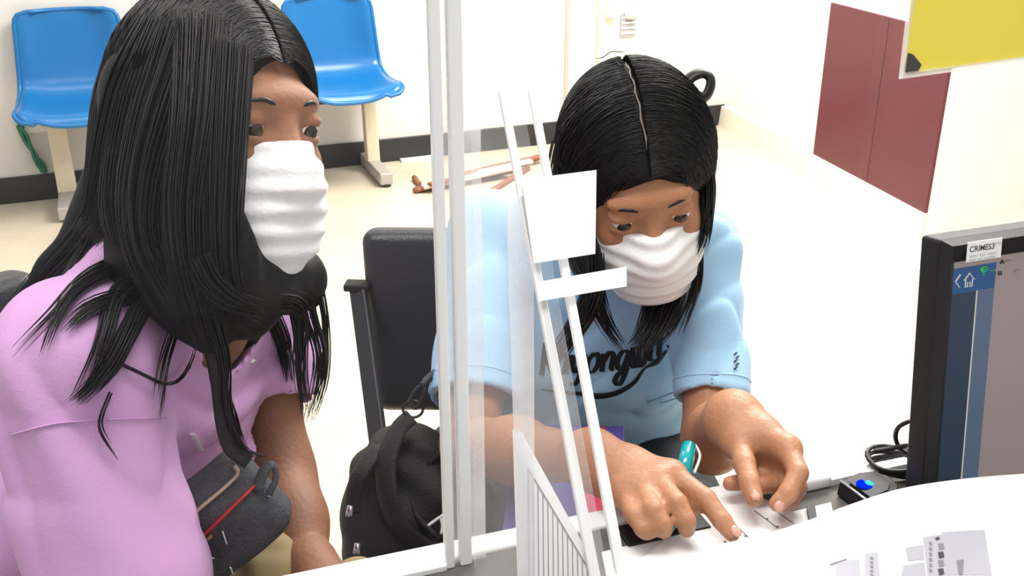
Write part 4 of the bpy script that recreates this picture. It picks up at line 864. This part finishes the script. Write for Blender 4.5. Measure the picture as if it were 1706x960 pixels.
locks([([(235, 80, .945), (200, 170, .93), (185, 290, .935), (170, 380, .945), (110, 440, .945)], .028, .016, 260),
       ([(250, 70, .92), (215, 180, .905), (205, 300, .905), (215, 400, .90), (250, 470, .88)], .024, .016, 220),
       ([(420, 490, .885), (455, 497, .895), (490, 505, .915), (515, 530, .94)], .016, .010, 120),
       ([(250, 60, .93), (205, 180, .93), (180, 330, .94), (130, 410, .94), (60, 480, .93), (-10, 570, .92)], .022, .010, 160),
       ([(320, 60, .86), (270, 200, .84), (240, 330, .83), (250, 430, .835), (300, 530, .84)], .03, .016, 220),
       ([(340, 40, .86), (330, 200, .83), (310, 350, .82), (320, 480, .83), (350, 580, .84)], .028, .012, 240),
       ([(380, 80, .85), (370, 250, .83), (365, 400, .83), (380, 500, .85), (430, 540, .87)], .022, .014, 200),
       ([(350, 520, .84), (372, 600, .85), (375, 680, .87), (405, 750, .90), (455, 765, .93)], .008, .002, 30),
       ([(500, 430, .94), (515, 520, .95), (535, 600, .95), (515, 708, .95)], .010, .003, 30),
       ([(480, 440, .93), (500, 540, .94), (500, 620, .94), (512, 705, .94)], .012, .003, 30),
       ([(525, 440, .95), (543, 540, .96), (540, 630, .96), (514, 706, .95)], .006, .002, 16),
       ([(180, 350, .95), (120, 450, .92), (60, 560, .88), (5, 600, .87)], .006, .006, 14)])
bvh1 = bvh_of(h1.data)
def shirt_locks(spec, bv=None, h=.007):
    global PS, RS; bv = bv or bv1
    for i, (pts, r0, r1, n) in enumerate(spec):
        Q = spline(pts, 12); C = []; prev = None
        for x, y in Q:
            p = over(bv, x, y, h); d = None if p is None else float(np.dot(p-CC, FW))
            if d is None or (prev is not None and abs(d-prev) > .05): d = prev if prev is not None else .86; p = at(x, y, d)
            prev = d; C.append(p)
        a, b = lock(C, r0, r1, n, seed=i+70, wav=.0015); PS += a; RS += b
shirt_locks([([(262, 52), (215, 140), (188, 250), (172, 350), (140, 400)], .016, .014, 220), ([(275, 50), (235, 150), (212, 260), (205, 360), (225, 420)], .016, .016, 240), ([(290, 60), (258, 160), (240, 270), (240, 380), (265, 450)], .016, .016, 220), ([(330, 430), (350, 470), (385, 500), (430, 515)], .014, .008, 80)], bvh1, .003)
shirt_locks([([(300, 430), (240, 470), (190, 500), (165, 580), (128, 668)], .010, .005, 60), ([(295, 450), (240, 500), (205, 560), (172, 620), (120, 672)], .010, .006, 110),
       ([(290, 440), (200, 455), (120, 500), (75, 600)], .008, .004, 30), ([(300, 460), (240, 490), (150, 520), (105, 560)], .008, .006, 50), ([(290, 435), (210, 440), (140, 470), (90, 530), (20, 600)], .005, .004, 14),
       ([(340, 520), (345, 570), (390, 585), (428, 560), (425, 520)], .008, .006, 60), ([(330, 500), (350, 560), (400, 570), (418, 545)], .006, .005, 40), ([(345, 520), (368, 600), (372, 680), (400, 750)], .008, .004, 60),
       ([(160, 590), (230, 625), (270, 640), (305, 600), (318, 540)], .0015, .0015, 7), ([(180, 650), (165, 705), (200, 765)], .002, .002, 4), ([(300, 500), (260, 600), (245, 700)], .004, .006, 8), ([(430, 500), (470, 580), (480, 640)], .010, .006, 40)])
link('hair_strands', strands_mesh('hair_strands', PS, np.array(RS)), M['hair'], h1)

# crossbody denim bag of the person in pink
cb1 = empty('denim_bag', at(390, 950, .93), 'charcoal denim crossbody bag with tan and red zips at the pink shirt', 'bag')
bc = at(352, 876, .945); bx_ = nrm(RX*.78+UP*.62); bz_ = nrm(-RX*.55+UP*.75-FW*.3); bz_ = nrm(bz_-bx_*np.dot(bz_, bx_)); by_ = np.cross(bz_, bx_)
F = Field(bc-.16, bc+.16, .004); X, Y, Zg = F.xyz((slice(None),)*3)
a, b, c = [(X-bc[0])*v[0]+(Y-bc[1])*v[1]+(Zg-bc[2])*v[2] for v in (bx_, by_, bz_)]
b = b+.004*np.sin(a*60)+.003*np.sin(c*80+a*30); r = .018; qa, qb, qc = np.abs(a)-.066+r, np.abs(b)-.026+r, np.abs(c)-.046+r
F.D = (np.sqrt(np.maximum(qa, 0)**2+np.maximum(qb, 0)**2+np.maximum(qc, 0)**2)+np.minimum(np.maximum(np.maximum(qa, qb), qc), 0)-r).astype(np.float32)
bb1 = link('body', smooth_mesh(F.mesh('body'), 1), M['denim'], cb1); bvb1 = bvh_of(bb1.data)
drape([(296, 882), (330, 850), (375, 812), (395, 790), (390, 778)], .0030, M['zip'], 'zip', cb1, bvb1, h=.0012)
drape([(322, 910), (345, 886), (380, 852), (415, 818), (432, 800)], .0035, M['redzip'], 'zip', cb1, bvb1, h=.0010)
drape([(316, 934), (335, 905), (352, 890)], .003, M['zip'], 'zip_puller', cb1, bvb1, h=.002)
for q in ([(311, 927), (358, 929)], [(371, 884), (378, 905)], [(452, 800), (446, 828)], [(334, 880), (331, 895)], [(384, 944), (387, 955)]): drape(q, .0010, M['strip'], 'loose_thread', cb1, bvb1, n=8, h=.0012)
MB().tube(spline([at(350, 560, .885), at(365, 640, .895), at(372, 700, .90), at(385, 745, .91), at(415, 768, .92)], 20), .0075, 8, flat=.3).build('strap', M['nylon'], cb1, smooth=True)
MB().tube(spline([at(428, 818, .92), at(440, 785, .925), at(455, 775, .93), at(460, 795, .93), at(448, 825, .925)], 14), .006, 8, flat=.5).build('tab_loop', M['denim'], cb1, smooth=True)
# khaki bag beneath
kb = empty('khaki_pouch', at(430, 985, 1.0), 'khaki canvas pouch lying on the lap below the denim bag', 'pouch')
F = Field(at(440, 945, 1.0)-.14, at(440, 945, 1.0)+.14, .004).add([ell(at(420, 972, 1.0), (.045, .035, .024), k=.02), ell(at(440, 920, 1.02), (.03, .025, .025), k=.03), ell(at(455, 930, 1.02), (.022, .02, .016), k=.02)])
F.disp(folds(.003, 60, 3)); link('body', smooth_mesh(F.mesh('body'), 1), M['khaki'], kb)
kc = empty('khaki_bundle', at(592, 955, 1.0), 'olive khaki cloth bundle peeking over the desk edge beside the hand', 'bundle')
F = Field(at(592, 958, 1.0)-.08, at(592, 958, 1.0)+.08, .003).add([ell(at(592, 966, 1.0), (.024, .03, .016), k=.01)]); cr_ = link('crown', F.mesh('crown'), M['khaki'], kc)
MB().tube(spline([at(566, 952, .985), at(590, 948, .985), at(616, 957, .985)], 10), .005, 6, flat=.4).build('brim', M['khaki'], kc, smooth=True)
